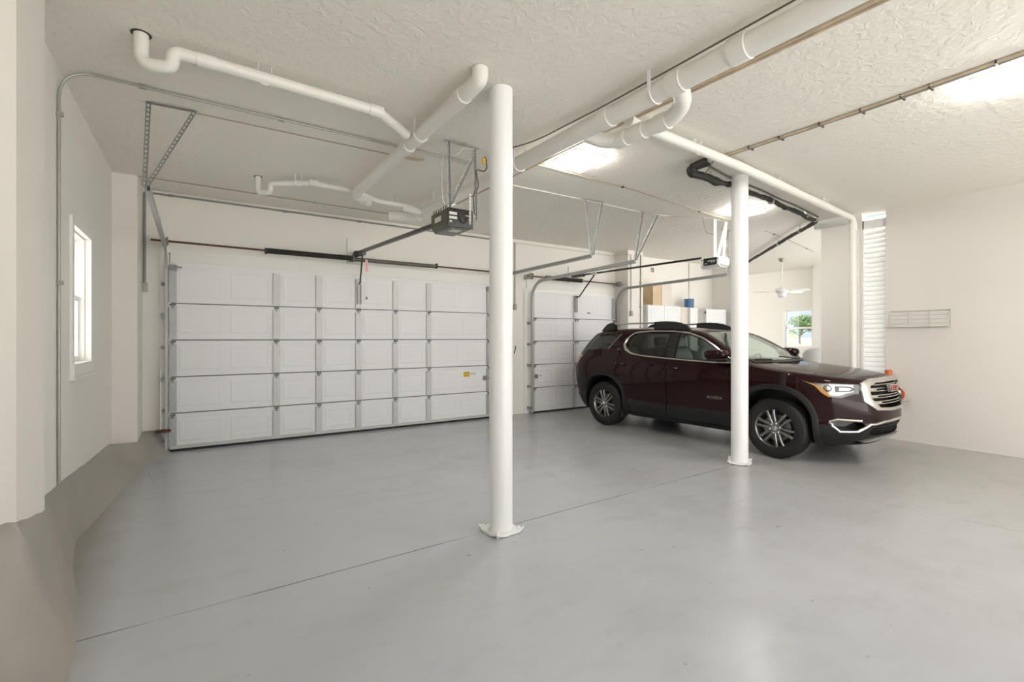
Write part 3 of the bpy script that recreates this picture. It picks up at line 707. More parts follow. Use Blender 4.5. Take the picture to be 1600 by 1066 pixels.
mb = MB(); mb.box((RX-.07,3.29,.0),(RX-.045,3.325,3.2)); o = mb.build('dark_riser_strip', 'condw'); tag(o, 'thin weathered strip between the white downpipe and the louvred vent', 'strip', None, 'thing')

# ------------------------------------------------------------------ conduits, cables
def line(name, label, path, r, mat, rb=.08, cat='conduit', clips=(), cd=.03, grp=None, box=None, cmat='clip'):
    P = [V(p) for p in path]; c = sum(P, V((0,0,0)))/len(P)
    t = thing(name, tuple(c), label, cat, grp)
    MB().tube(bend(path, rb, 6), r, 8).build('conduit' if cat == 'conduit' else 'cable', mat, t)
    for p in clips:
        mb = MB(); x, y, z = p; mb.box((x-r*1.8-.006,y-.012,z-r-.004),(x+r*1.8+.006,y+.012,z+cd)); mb.build('clip', cmat, t)
    if box:
        mb = MB(); x, y, z = box; mb.bbox((x-.032,y-.022,z-.06),(x+.032,y+.022,z+.055),.006); mb.build('junction_box', 'cond', t)
    return t
zl = CZ-.016
line('wall_conduit', 'grey conduit climbing the left wall just left of the window and bending onto the ceiling', [(LX+.012,4.62,.47),(LX+.012,4.62,CZ-.012),(-.2,4.635,zl),(2.50,4.68,zl)], .0105, 'cond', .22, clips=[(LX+.012,4.62,1.9),(.62,4.655,zl),(-.35,4.63,zl),(LX+.012,4.62,3.1)], cd=.014, grp='wall and ceiling conduits', cmat='cond')
line('ceiling_wire', 'thin wire on the ceiling from the far left hanger to the dark opener', [(-.02,4.95,CZ-.006),(1.98,4.94,CZ-.006)], .005, 'wire', cat='wire', grp='ceiling wires')
t = thing('wire_splice', (1.98,4.92,CZ-.03), 'copper coloured wire splice on the ceiling at the dark opener hanger', 'wire splice')
MB().tube([(1.86,4.94,CZ-.010),(1.98,4.90,CZ-.022),(2.04,4.84,CZ-.03)], [.010,.016,.010], 8).build('splice', 'copper', t)
line('ceiling_wire', 'thin wire on the ceiling closest to the wall above the wide garage door', [(-.60,7.25,CZ-.006),(2.75,7.32,CZ-.006)], .006, 'wire', cat='wire', grp='ceiling wires', clips=[(1.4,7.29,CZ-.006)], cd=.006, cmat='wire')
line('wall_conduit', 'long grey conduit high on the door wall between left pier and middle column', [(-.58,WY-.014,3.41),(4.75,WY-.014,3.385)], .0135, 'galvd', grp='wall and ceiling conduits', clips=[(-.3,WY-.012,3.41),(1.1,WY-.012,3.40),(2.2,WY-.012,3.397),(3.6,WY-.012,3.39)], cd=.014, cmat='galvd')
line('wall_conduit', 'pale conduit high on the wall dropping to a grey box beside the cabinets', [(4.75,WY-.014,3.385),(7.90,WY-.014,3.375),(7.94,7.46,3.36),(8.06,7.46,3.36),(8.06,7.46,2.05)], .0135, 'condw', .05, box=(8.06,7.455,2.05), grp='wall and ceiling conduits')
line('wall_conduit', 'vertical grey conduit with box on the wall between the two garage doors', [(5.22,WY-.014,3.37),(5.22,WY-.014,2.12)], .013, 'cond', box=(5.22,WY-.02,2.12), grp='wall and ceiling conduits')
line('wall_conduit', 'vertical dark conduit with box on the wall beside the left corner pier', [(-.575,WY-.014,3.40),(-.575,WY-.014,2.15)], .015, 'galvd', box=(-.575,WY-.02,2.17), grp='wall and ceiling conduits')
line('wall_conduit', 'thin rust-spotted vertical conduit on the white pier left of the cabinets', [(8.37,7.465,3.38),(8.37,7.465,.0)], .012, 'cond', grp='wall and ceiling conduits', clips=[(8.37,7.465,2.75),(8.37,7.465,2.2),(8.37,7.465,1.75)], cd=.02, cmat='cond')
line('wall_conduit', 'thin vertical conduit on the bright wall above the blue can', [(10.62,WY-.012,3.43),(10.62,WY-.012,2.3)], .016, 'condw', grp='wall and ceiling conduits')
line('ceiling_wire', 'pale ceiling wire between the middle column and the white opener hanger', [(2.9,5.08,CZ-.008),(4.52,5.07,CZ-.008),(5.8,5.09,CZ-.008),(6.3,5.0,CZ-.010)], .008, 'wirew', cat='wire', grp='ceiling wires')
line('ceiling_wire', 'tan ceiling wire with dark clips beyond the square ceiling light', [(2.86,4.32,CZ-.007),(4.55,4.36,CZ-.007),(6.41,4.56,CZ-.007),(7.5,4.66,CZ-.007)], .007, 'wire', cat='wire', grp='ceiling wires', clips=[(4.55,4.36,CZ-.010),(6.41,4.56,CZ-.010)], cd=.008)
line('ceiling_wire', 'tan ceiling wire with dark clips beyond the light behind the thin column', [(8.6,4.75,CZ-.007),(9.6,4.9,CZ-.007),(11.6,5.3,CZ-.007)], .008, 'wire', cat='wire', grp='ceiling wires', clips=[(9.0,4.81,CZ-.010),(11.0,5.18,CZ-.010)], cd=.008)
t = thing('copper_pipe', (2.98,3.5,3.37), 'pair of copper lines clipped to the ceiling beside the main drain pipe', 'pipe')
for dx, y1 in ((.375,6.2),(.415,3.6)):
    MB().tube([(2.93+dx,-.6,CZ-.02),(2.80+dx,2.6,CZ-.02),(2.74+dx,y1,CZ-.02)], .012, 8).build('copper_line', 'copper', t)
t = thing('ceiling_wire', (2.7,2.6,CZ-.03), 'dark cable lying along the top of the main drain pipe', 'wire', 'ceiling wires')
MB().tube(bend([(2.86,-.6,3.412),(2.785,1.2,3.392),(2.76,2.1,3.382),(2.735,2.8,3.374),(2.68,3.7,3.375),(2.58,4.25,3.43)],.2), .006, 8).build('cable', 'wired', t)
t = thing('copper_pipe', (4.70,1.6,CZ-.02), 'bundle of copper line and black cable clipped along the ceiling at right', 'pipe')
MB().tube([(4.60,-.6,CZ-.014),(4.665,.8,CZ-.014),(4.70,2.0,CZ-.014),(4.66,3.12,CZ-.014)], .012, 8).build('copper_line', 'copper', t)
MB().tube([(4.64,-.6,CZ-.014),(4.70,.8,CZ-.014),(4.73,1.75,CZ-.014),(4.69,3.10,CZ-.014)], .010, 8).build('black_cable', 'cond', t, 'grey cable')
MB().tube([(4.665,-.6,CZ-.011),(4.725,.8,CZ-.011),(4.752,1.75,CZ-.011),(4.71,3.10,CZ-.011)], .006, 8).build('black_cable', 'wired', t, 'thin black cable')
for y, x in ((.62,4.69),(.95,4.70),(1.32,4.715),(1.50,4.72),(1.78,4.725),(2.1,4.72),(2.45,4.71),(2.75,4.70),(3.02,4.69)):
    mb = MB(); mb.box((x-.045,y-.006,CZ-.028),(x+.05,y+.006,CZ-.001)); mb.build('clip', 'clip', t)
t = thing('insulated_pipe', (6,3.5,3.37), 'black foam insulated pipe under the ceiling behind the thin column, turning into the side bay', 'pipe')
zi = 3.37
leg = [(4.55,3.13,3.40),(4.52,3.30,3.36),(4.56,3.36,3.33),(5.4,3.42,zi),(6.35,3.52,3.385),(7.0,3.58,3.37),(8.22,3.72,3.36),(8.32,3.80,3.36),(9.0,4.47,3.37),(11.4,6.75,3.38)]
random.seed(9)
pts = []
for p, q in zip(bend(leg,.06), bend(leg,.06)[1:]):
    p, q = V(p), V(q); n = max(1, int((q-p).length/.11))
    pts += [p+(q-p)*k/n for k in range(n)]
pts.append(V(leg[-1])); rad = []
for i, p in enumerate(pts):
    big = .052 if i < 9 else (.046 if p.x < 5.1 else .031)
    rad.append(big*random.uniform(.88,1.14)); k_ = 1 if p.x < 8.2 else .25; p.z = min(p.z+k_*(.010*math.sin(p.x*7.)+random.uniform(-.006,.006)), CZ-.06)
MB().tube(pts, rad, 12).build('foam_sleeve', 'foam', t)
random.seed(5)
def near(a): return [(p[0]+random.uniform(-.03,.03), p[1]-.05+random.uniform(-.02,.02), min(CZ-.012,p[2]+.055+random.uniform(-.03,.01))) for p in a]
MB().tube(bend(near([(4.7,3.3,zi),(5.3,3.42,zi),(6.2,3.5,zi),(6.6,3.5,zi),(7.2,3.6,zi),(7.8,3.68,zi),(8.25,3.74,zi)]),.15), .012, 6).build('control_wire', 'wired', t)
for p in ((4.98,3.395,zi),(6.55,3.54,zi),(7.75,3.665,zi),(8.12,3.70,zi),(8.75,4.22,zi),(9.6,5.04,zi)):
    mb = MB(); mb.lathe([(.036,-.014),(.041,-.014),(.041,.014),(.036,.014)], p, (1,.1,0) if p[0] < 8.3 else (.7,.72,0), 14); mb.box((p[0]-.012,p[1]-.012,p[2]+.038),(p[0]+.012,p[1]+.012,CZ-.001)); mb.build('strap', 'satin', t)
MB().cyl((4.55,3.29,3.41),(4.56,3.10,3.41), .032).build('pipe_stub', 'pvc', t, 'short cream pipe stub')
MB().tube(bend([(4.62,3.12,3.40),(4.68,3.2,3.36),(4.8,3.34,3.37)],.08), .008, 6).build('control_wire', 'wire', t)

# ------------------------------------------------------------------ ceiling lights
def ceiling_light(label, x0, y0, x1, y1):
    t = thing('ceiling_light', ((x0+x1)/2,(y0+y1)/2,CZ), label, 'ceiling light', 'square flush ceiling lights')
    mb = MB(); mb.box((x0,y0,CZ-.018),(x1,y1,CZ)); mb.build('base_pan', 'lightrim', t)
    mb = MB(); mb.bbox((x0+.008,y0+.008,CZ-.062),(x1-.008,y1-.008,CZ-.018),.012); mb.build('diffuser', 'light', t)
ceiling_light('square white ceiling light glowing right of the middle column', 3.24, 3.73, 3.66, 4.16)
ceiling_light('square white ceiling light glowing at the right edge of the ceiling', 4.83, .68, 5.27, 1.13)
ceiling_light('square white ceiling light glowing behind the thin column', 6.72, 3.93, 7.14, 4.36)

# ------------------------------------------------------------------ right wall
t = thing('wire_rack', (RX-.1,2.54,1.66), 'small white wire shelf rack mounted on the right wall', 'wire rack')
def rod(a, b, r=.005): return MB().cyl(a, b, r, seg=8)
yA, yB = 2.205, 2.895; d = .20
mb = MB()
for z, xx in ((1.90,RX-.012),(1.665,RX-.012)): mb.cyl((xx,yA,z),(xx,yB,z),.006,seg=8)
mb.cyl((RX-d,yA,1.665),(RX-d,yB,1.665),.006,seg=8)
for y in (yA,yB): mb.cyl((RX-.012,y,1.90),(RX-.012,y,1.665),.006,seg=8); mb.cyl((RX-d,y,1.665),(RX-.012,y,1.665),.006,seg=8); mb.cyl((RX-d,y,1.665),(RX-.012,y,1.90),.005,seg=8)
mb.build('rack_frame', 'stile', t)
mb = MB()
for k in range(1,4): mb.cyl((RX-.012,yA,1.665+k*.058),(RX-.012,yB,1.665+k*.058),.003,seg=6)
for k in range(1,4): mb.cyl((RX-.012-k*.045,yA,1.665),(RX-.012-k*.045,yB,1.665),.003,seg=6)
for k in (1,2): y = yA+(yB-yA)*k/3; mb.cyl((RX-.012,y,1.665),(RX-.012,y,1.90),.004,seg=6); mb.cyl((RX-.012,y,1.665),(RX-d,y,1.665),.004,seg=6)
mb.build('rack_wires', 'stile', t)
t = thing('orange_canister', (RX-.06,2.91,.83), 'small orange-red cylinder on the right wall above the car grille', 'canister')
mb = MB(); mb.lathe([(.036,0),(.045,.004),(.045,.125),(.04,.13)], (RX-.065,2.90,.90), (0,0,1), 20); mb.build('body', 'orange', t)
mb = MB(); mb.box((RX-.03,2.88,.92),(RX,2.92,1.0)); mb.build('wall_clip', 'orangedk', t)
t = thing('orange_cord_coil', (RX-.07,2.80,.60), 'orange cord bundle hanging on the right wall beside the car bumper', 'cord')
random.seed(11)
for k in range(5):
    a0 = random.uniform(-.3,.3); cy = 2.775+random.uniform(-.015,.015); cz = .685+random.uniform(-.015,.015); rr = .055+.007*k
    MB().tube([(RX-.05-.012*k+.01*math.sin(3*a), cy+rr*math.cos(a)*.8, cz+rr*1.25*math.sin(a)+.01*math.sin(2*a+a0)) for a in [2*PI*i/24 for i in range(24)]], .010, 8, closed=True).build('cord_loop', 'orange' if k % 2 else 'orangedk', t)
mb = MB(); mb.tube(bend([(RX,2.77,.755),(RX-.10,2.77,.755),(RX-.12,2.77,.79)],.02), .006, 6); mb.build('hook', 'cond', t)
t = thing('hose_hook', (RX-.08,2.75,.55), 'thin pale metal hook under the orange cord on the right wall', 'hook')
MB().tube(bend([(RX,2.68,.585),(RX-.15,2.70,.585),(RX-.15,2.80,.585),(RX,2.81,.585)],.02), .005, 6).build('bracket', 'cond', t)
# small things on the walls
t = thing('wall_hook', (5.21,WY,1.2), 'small dark hook on the wall between the two garage doors', 'hook')
MB().tube([(5.235,WY-.006,1.35),(5.225,WY-.03,1.30),(5.20,WY-.02,1.20)], .008, 6).build('hook', 'black', t)
t = thing('junction_box', (9.2,WY,3.16), 'tiny grey fitting high on the bright wall above the cabinets', 'fitting')
MB().lathe([(.055,0),(.055,.01),(.02,.03)], (9.22,WY,3.16), (0,-1,0), 16).build('cover', 'cond', t); MB().cyl((9.22,WY-.03,3.20),(9.24,WY-.03,3.10),.01,seg=6).build('lever', 'wired', t)

# ------------------------------------------------------------------ cabinets in the side bay
CY0, CT = 7.40, 2.26
def cabinet(label, x0, x1, mat, z0, z1, doors, handle=None, y0=CY0, dmat=None):
    t = thing('cabinet', ((x0+x1)/2,(y0+WY)/2,z0), label, 'cabinet', 'tall cabinets in the side bay')
    mb = MB(); mb.box((x0,y0+.02,z0),(x1,WY-.003,z1)); mb.build('body', mat, t)
    w = (x1-x0)/doors
    for k in range(doors):
        a, b = x0+w*k+.004, x0+w*(k+1)-.004
        mb = MB(); mb.box((a,y0,z0+.06),(b,y0+.02,z1-.006))
        def ring(i, dd): return [(a+i,y0-dd,z0+.06+i),(b-i,y0-dd,z0+.06+i),(b-i,y0-dd,z1-.006-i),(a+i,y0-dd,z1-.006-i)]
        s = min(.07,(b-a)*.2); rs = [ring(.0,.0),ring(.004,.006),ring(s,.006),ring(s+.012,-.004),ring(s+.02,-.004),ring(s+.05,.005)]
        for p, q in zip(rs, rs[1:]):
            for i in range(4): mb.add([p[i],p[(i+1)%4],q[(i+1)%4],q[i]], [(0,1,2,3)])
        mb.add(rs[-1], [(0,1,2,3)])
        dr = mb.build('door', dmat or mat, t)
        hx = (b-.04) if k < doors-1 or doors == 1 else (a+.04)
        MB().sph((hx,y0-.02,1.15),.016,1,10,6).build('knob', 'satin', dr)
    if handle:
        MB().sph(handle,(.03,.015,.03),1,10,6).build('latch', 'black', t)
    return t
cabinet('white double-door cabinet at the left end of the row, under the wooden board', 8.52, 9.66, 'cab', 0, CT, 2)
cabinet('beige cabinet between the two white cabinets behind the car', 9.67, 10.03, 'beige', 0, CT-.005, 1, y0=7.46)
cabinet('slim white cabinet under the blue can', 10.04, 10.34, 'cab', 0, CT-.01, 1)
cabinet('grey-brown cabinet with a dark latch beside the right-hand white cabinet', 10.35, 10.66, 'greige', 0, CT-.03, 1, handle=(10.60,7.37,2.14), y0=7.43)
cabinet('white cabinet with single wide door at the right end of the row', 10.67, 11.52, 'cab', 0, CT-.02, 1)
t = thing('wooden_box', (8.9,7.6,CT), 'tan wooden crate standing on the left white cabinet', 'box')
mb = MB(); mb.box((8.72,7.42,CT),(9.02,7.80,CT+.49)); mb.build('side_panel', 'tan', t)
mb = MB(); mb.box((9.02,7.41,CT),(9.36,7.81,CT+.50)); mb.build('front_panel', 'beige', t, 'pale grey-beige face of the box')
t = thing('blue_can', (10.32,7.6,CT), 'blue metal can standing on top of the slim white cabinet', 'can')
MB().lathe([(.10,0),(.115,.006),(.115,.205),(.10,.212)], (10.30,7.62,CT), (0,0,1), 24).build('body', 'blue', t)
MB().lathe([(.117,.195),(.121,.2),(.121,.218),(.10,.222)], (10.30,7.62,CT), (0,0,1), 24).build('lid', 'blue', t)
line('wall_conduit', 'rusty vertical pipe on the white post right of the cabinets', [(11.60,7.19,3.42),(11.60,7.19,1.2)], .022, 'rust', grp='wall and ceiling conduits')

# ceiling fan
fx, fy = 11.96, 6.2
t = thing('ceiling_fan', (fx,fy,CZ), 'white ceiling fan on a long rod in the bright side bay', 'ceiling fan')
MB().lathe([(.02,-.09),(.055,-.07),(.075,-.02),(.075,0)], (fx,fy,CZ), (0,0,1), 20).build('canopy', 'cond', t)
MB().cyl((fx,fy,2.72),(fx,fy,CZ-.06), .014).build('downrod', 'white', t)
MB().lathe([(.03,.14),(.10,.12),(.14,.07),(.14,.03),(.10,0)], (fx,fy,2.60), (0,0,1), 24).build('motor', 'white', t)
MB().lathe([(.085,0),(.10,-.03),(.09,-.075),(.05,-.105),(.001,-.115)], (fx,fy,2.60), (0,0,1), 24).build('light_kit', 'white', t)
for k in range(5):
    a = 2*PI*k/5+2.2; c, s = math.cos(a), math.sin(a)
    def P(r, w, z): return (fx+r*c-w*s, fy+r*s+w*c, z)
    mb = MB(); mb.grid([[P(.20,-.05,2.655),P(.20,.05,2.635)],[P(.35,-.065,2.66),P(.35,.065,2.63)],[P(.60,-.07,2.662),P(.60,.07,2.628)],[P(.64,-.05,2.658),P(.64,.05,2.632)]])
    mb.bar(P(.10,0,2.645),P(.24,0,2.645),.03,.008); mb.build('blade', 'white', t)
t = thing('storage_tank', (10.78,4.89,0), 'pale grey domed tank in the side bay beyond the car hood', 'tank')
MB().lathe([(.24,0),(.25,.03),(.25,1.08),(.235,1.18),(.18,1.255),(.10,1.29),(.001,1.30)], (10.78,4.89,0), (0,0,1), 32).build('shell', 'tank', t)
MB().lathe([(.255,.5),(.255,.53),(.25,.53)], (10.78,4.89,0), (0,0,1), 32, caps=False).build('band', 'tank', t)

# ------------------------------------------------------------------ outside
mb = MB(); mb.box((-60,-60,-.6),(60,40,-.25)); struct(mb.build('ground', 'concrete'))  # unseen ground kept pale to bounce daylight onto the ceiling
mb = MB(); mb.box((60,-60,-.6),(148,260,-.25)); o = mb.build('lawn', 'grass'); tag(o, 'green lawn seen through the side bay window', 'lawn', None, 'stuff')
mb = MB(); mb.box((148,-500,-.9),(2500,1500,-.35)); struct(mb.build('lake', 'lake'))
tx, ty = 140*1.0496, 140*.5072
U = V((-math.sin(math.radians(33.25)-.45), 0, 0))
rgt = V((math.cos(math.radians(33.25)), -math.sin(math.radians(33.25)), 0)); tow = V((-rgt.y*-1, 0, 0))
t = thing('tree', (tx,ty,-.25), 'umbrella-shaped green tree on the lawn outside the side bay window', 'tree')
b0 = V((tx,ty,-.25))
def tp(px, z): return b0+rgt*(px/5.35)+V((0,0,z+.25))
MB().tube(bend([tp(0,-.248),tp(-1,1.2),tp(0,2.2),tp(3,3.4),tp(6,4.6)],.6), [.35]*1+[.3]*(len(bend([tp(0,-.248),tp(-1,1.2),tp(0,2.2),tp(3,3.4),tp(6,4.6)],.6))-1), 8).build('trunk', 'bark', t)
for pts in ([tp(0,2.0),tp(8,3.4),tp(16,4.0),tp(24,3.6)], [tp(0,2.0),tp(-7,3.0),tp(-12,3.6)], [tp(3,3.3),tp(-3,4.8),tp(-6,5.6)]):
    MB().tube(bend(pts,.5), .15, 6).build('branch', 'bark', t)
random.seed(21); mb = MB()
def clump(cx, cz, rx, rz, n, sc):
    for _ in range(n):
        a = random.uniform(0,2*PI); q = math.sqrt(random.random()); c = tp(cx+rx*q*math.cos(a), cz+rz*q*math.sin(a))+V((random.uniform(-1.5,1.5),random.uniform(-1.5,1.5),0))
        u = V((random.gauss(0,1),random.gauss(0,1),random.gauss(0,1))).normalized()*sc; w_ = u.cross(V((random.gauss(0,1),random.gauss(0,1),random.gauss(0,1)))).normalized()*sc*.6
        mb.add([c-u,c+w_,c+u,c-w_], [(0,1,2,3)])
clump(4,6.9,13,1.0,500,.3); clump(16,5.8,13,1.3,600,.3); clump(10,4.7,14,.7,420,.3); clump(-3,5.9,9,.7,260,.28); clump(-8,3.2,6,.9,120,.25); clump(24,4.2,6,1.2,200,.28); clump(6,7.7,7,.45,120,.25)
mb.build('foliage', 'leaf', t)
t = thing('bush', (tx-25,ty-8,-.25), 'small yellow-green bush beside the tree outside the side bay window', 'bush')
mb = MB(); b0 = V((tx-40,ty-40*.5072/1.0496,-.25)); b0 += rgt*(-10.5/5.35)
for _ in range(160):
    a = random.uniform(0,2*PI); q = math.sqrt(random.random()); c = b0+rgt*(1.0*q*math.cos(a))+V((0,random.uniform(-.5,.5),1.35+1.25*q*math.sin(a)))
    u = V((random.gauss(0,1),random.gauss(0,1),random.gauss(0,1))).normalized()*.22; w_ = u.cross(V((random.gauss(0,1),random.gauss(0,1),1))).normalized()*.1
    mb.add([c-u,c+w_,c+u,c-w_], [(0,1,2,3)])
mb.build('foliage', 'leafy', t)
# ------------------------------------------------------------------ the car (local frame: +x to the rear, +y to its right side, z up; front axle at x=0)
def itp(x, xs, ys):
    if x <= xs[0]: return ys[0]
    if x >= xs[-1]: return ys[-1]
    i = bisect.bisect_right(xs, x)-1; h = xs[i+1]-xs[i]; t = (x-xs[i])/h; d = (ys[i+1]-ys[i])/h
    def m(k):
        if k == 0: return (ys[1]-ys[0])/(xs[1]-xs[0])
        if k == len(xs)-1: return (ys[-1]-ys[-2])/(xs[-1]-xs[-2])
        a = (ys[k]-ys[k-1])/(xs[k]-xs[k-1]); b = (ys[k+1]-ys[k])/(xs[k+1]-xs[k])
        if a*b <= 0: return 0
        w0 = 2*(xs[k+1]-xs[k])+(xs[k]-xs[k-1]); w1 = (xs[k+1]-xs[k])+2*(xs[k]-xs[k-1]); return (w0+w1)/(w0/a+w1/b)
    return ys[i]*(2*t**3-3*t**2+1)+ys[i+1]*(-2*t**3+3*t**2)+h*(m(i)*(t**3-2*t**2+t)+m(i+1)*(t**3-t**2))
SIDE = ([.22,.27,.34,.47,.50,.515,.62,.75,.87,.97,1.03,1.10,1.16,1.20,1.40,1.56,1.62,1.70],[.80,.88,.925,.945,.944,.927,.938,.950,.955,.957,.946,.938,.918,.90,.82,.735,.69,.62])
ZE = ([-.95,-.8,-.6,-.3,0,.3,.42,.6,.85,1.04,1.2,1.5,2.0,2.6,3.1,3.4,3.92],[.985,1.01,1.04,1.075,1.105,1.155,1.19,1.30,1.46,1.555,1.60,1.635,1.65,1.65,1.635,1.615,1.56])
ZC = ([-.95,-.8,-.6,-.3,0,.22,.30,.45,.80,1.12,1.35,1.7,2.3,3.0,3.4,3.92],[1.02,1.065,1.095,1.125,1.15,1.168,1.185,1.265,1.45,1.605,1.65,1.68,1.69,1.68,1.665,1.62])
XF = ([.22,.35,.55,.75,.95,1.05,1.2],[.79,.925,.985,.975,.935,.89,.84])
XR = ([.22,.4,.55,.9,1.1,1.2,1.4,1.58,1.70],[3.66,3.78,3.87,3.92,3.90,3.84,3.68,3.50,3.40])
def plan(s):
    if s < -.08: return max(0, 1-min(1,(-.08-s)/.87)**2.4)**(1/2.4)
    if s > 3.2: return max(0, 1-min(1,(s-3.2)/.72)**2.5)**.4
    return 1.
def xs_(s, z):
    if s < 0: return s*itp(z,*XF)/.95
    if s > 2.6: return 2.6+(s-2.6)*(itp(z,*XR)-2.6)/1.32
    return s
def s_of(x, z):
    if x < 0: return x*.95/itp(z,*XF)
    if x > 2.6: return 2.6+(x-2.6)*1.32/(itp(z,*XR)-2.6)
    return x
def ysf(x, z): return itp(z,*SIDE)*plan(s_of(x,z))
def xfront(y, z):     # x of the nose surface at (y,z)
    q = min(.9999, abs(y)/itp(z,*SIDE)); s = -.08-.87*(1-q**2.4)**(1/2.4); return xs_(s, z)
def ztop(x, y):
    s = s_of(x, 1.1) if x < 0 else x
    ze, zc = itp(s,*ZE), itp(s,*ZC); ye = itp(ze,*SIDE)*plan(s); return ze+(zc-ze)*(1-min(1,abs(y)/ye)**2.4)

def section(s, dl, zb):
    P = plan(s); ze, zc = itp(s,*ZE)-dl, itp(s,*ZC)-dl
    yy = lambda z: max(0., (itp(z,*SIDE)*P-dl))
    zs = [zb+(.88-zb)*f for f in (0,.05,.12,.22,.34)]
    zs += [.497,.517,.56,.62,.68,.74,.80,.86,.90] if zb < .45 else [zb+(.9-zb)*f for f in (.5,.56,.62,.68,.74,.80,.86,.93,1)]
    zt = ze-.035
    zs += [.90+(zt-.90)*k/14 for k in range(1,15)]
    pts = [(0.,zb),(yy(zb)*.5,zb)]+[(yy(z),z) for z in zs]
    ye = yy(ze); n = 12
    pts.append((yy(ze-.012)-.012*min(1,P*3), ze-.010))
    for k in range(n+1):
        y = max(0., ye-.05*min(1,P*2))*(1-k/n)**.85 if k < n else 0.
        q = min(1, y/max(ye,1e-4)); pts.append((y, ze+(zc-ze)*(1-q**2.4)))
    return pts
def loft(dl, s0, s1, zb, capped=False):
    st = []
    if s0 < -.5: st += [-.08-(.87-dl)*math.sin(PI/2*k/22)**(2/2.4) for k in range(22,0,-1)]
    a, b = (-.08 if s0 < -.5 else s0), (3.2 if s1 > 3.5 and not capped else s1)
    n = int((b-a)/.05); st += [a+(b-a)*k/n for k in range(n+1)]
    if b < s1: st += [3.2+(.72-dl)*math.sin(PI/2*k/20)**(2/2.5) for k in range(1,21)]
    mb = MB(); rows = []
    for s in st:
        h = section(s, dl, zb)
        full = [(xs_(s,z), y, z) for y, z in h]+[(xs_(s,z), -y, z) for y, z in h[::-1][1:-1]]
        rows.append(full)
    mb.grid(rows, closed=True)
    mb.bm.verts.ensure_lookup_table(); N_ = len(rows[0])
    if capped:
        mb.bm.faces.new([mb.bm.verts[i] for i in range(N_)]); k = len(rows)-1; mb.bm.faces.new([mb.bm.verts[k*N_+i] for i in range(N_)])
    bmesh.ops.remove_doubles(mb.bm, verts=mb.bm.verts, dist=2e-4)
    bmesh.ops.dissolve_degenerate(mb.bm, edges=mb.bm.edges, dist=1e-5)
    holes = [e for e in mb.bm.edges if len(e.link_faces) == 1]
    if holes: bmesh.ops.holes_fill(mb.bm, edges=holes, sides=0)
    bmesh.ops.triangulate(mb.bm, faces=[f for f in mb.bm.faces if len(f.verts) > 4])
    bmesh.ops.recalc_face_normals(mb.bm, faces=mb.bm.faces)
    me = bpy.data.meshes.new('loft'); mb.bm.to_mesh(me); mb.bm.free(); return me
SLOTS = ['paint','clad','inner','black']
def slots(me, idx=None, fn=None):
    me.materials.clear()
    for s in SLOTS: me.materials.append(M[s])
    for p in me.polygons: p.material_index = idx if fn is None else fn(p)
    return me
def vol(me):
    bm = bmesh.new(); bm.from_mesh(me); v = abs(bm.calc_volume(signed=True)); bm.free(); return v
def clean(me):
    bm = bmesh.new(); bm.from_mesh(me); bmesh.ops.triangulate(bm, faces=bm.faces); bmesh.ops.remove_doubles(bm, verts=bm.verts, dist=2e-5); bmesh.ops.dissolve_degenerate(bm, edges=bm.edges, dist=2e-5)
    bm.to_mesh(me); bm.free(); return me
def boolean(a, b, op):
    va, vb = vol(a), vol(b)
    for k in range(6):      # the exact solver can trip over touching faces: nudge the cutter and try again
        r = boolean_once(a.copy(), b.copy(), op, k % 2 == 1); v = vol(r)
        if (op == 'DIFFERENCE' and va-vb-.01 < v <= va+1e-4) or (op == 'INTERSECT' and v > 1e-5): return r
        b = b.copy(); b.transform(Matrix.Translation((.0007*(k+1), .0005, .0009)) @ Matrix.Rotation(.0006*(k+1), 4, 'Z'))
    print('boolean failed', op, va, vb, v); return r
def boolean_once(a, b, op, tol=False):
    oa = bpy.data.objects.new('a', a); ob = bpy.data.objects.new('b', b); COL.objects.link(oa); COL.objects.link(ob)
    md = oa.modifiers.new('b', 'BOOLEAN'); md.object = ob; md.operation = op; md.solver = 'EXACT'; md.use_hole_tolerant = tol; md.use_self = tol
    dg = bpy.context.evaluated_depsgraph_get(); dg.update()
    me = bpy.data.meshes.new_from_object(oa.evaluated_get(dg)); bpy.data.objects.remove(oa); bpy.data.objects.remove(ob); return me
def prism(pts, plane, a, b, idx=3):
    f = {'xz': lambda p, t: (p[0],t,p[1]), 'yz': lambda p, t: (t,p[0],p[1]), 'xy': lambda p, t: (p[0],p[1],t)}[plane]
    mb = MB(); n = len(pts); A = [f(p,a) for p in pts]; Bq = [f(p,b) for p in pts]
    mb.add(A+Bq, [list(range(n))[::-1], list(range(n,2*n))]+[(i,(i+1)%n,n+(i+1)%n,n+i) for i in range(n)])
    bmesh.ops.triangulate(mb.bm, faces=[q for q in mb.bm.faces if len(q.verts) > 4])
    return slots(mb.mesh(), idx)
def diag(pts, sgn, a, b, idx=3):   # prism whose axis runs diagonally out of a front corner; pts are (u along the corner, z)
    d = V((-math.cos(.75), sgn*math.sin(.75), 0)); u = V((-math.sin(.75), -sgn*math.cos(.75), 0)); o = V((-.45, sgn*.72, 0))
    mb = MB(); n = len(pts); A = [o+u*p[0]+V((0,0,p[1]))+d*a for p in pts]; Bq = [o+u*p[0]+V((0,0,p[1]))+d*b for p in pts]
    mb.add(A+Bq, [list(range(n))[::-1], list(range(n,2*n))]+[(i,(i+1)%n,n+(i+1)%n,n+i) for i in range(n)])
    bmesh.ops.triangulate(mb.bm, faces=[q for q in mb.bm.faces if len(q.verts) > 4])
    return slots(mb.mesh(), idx)
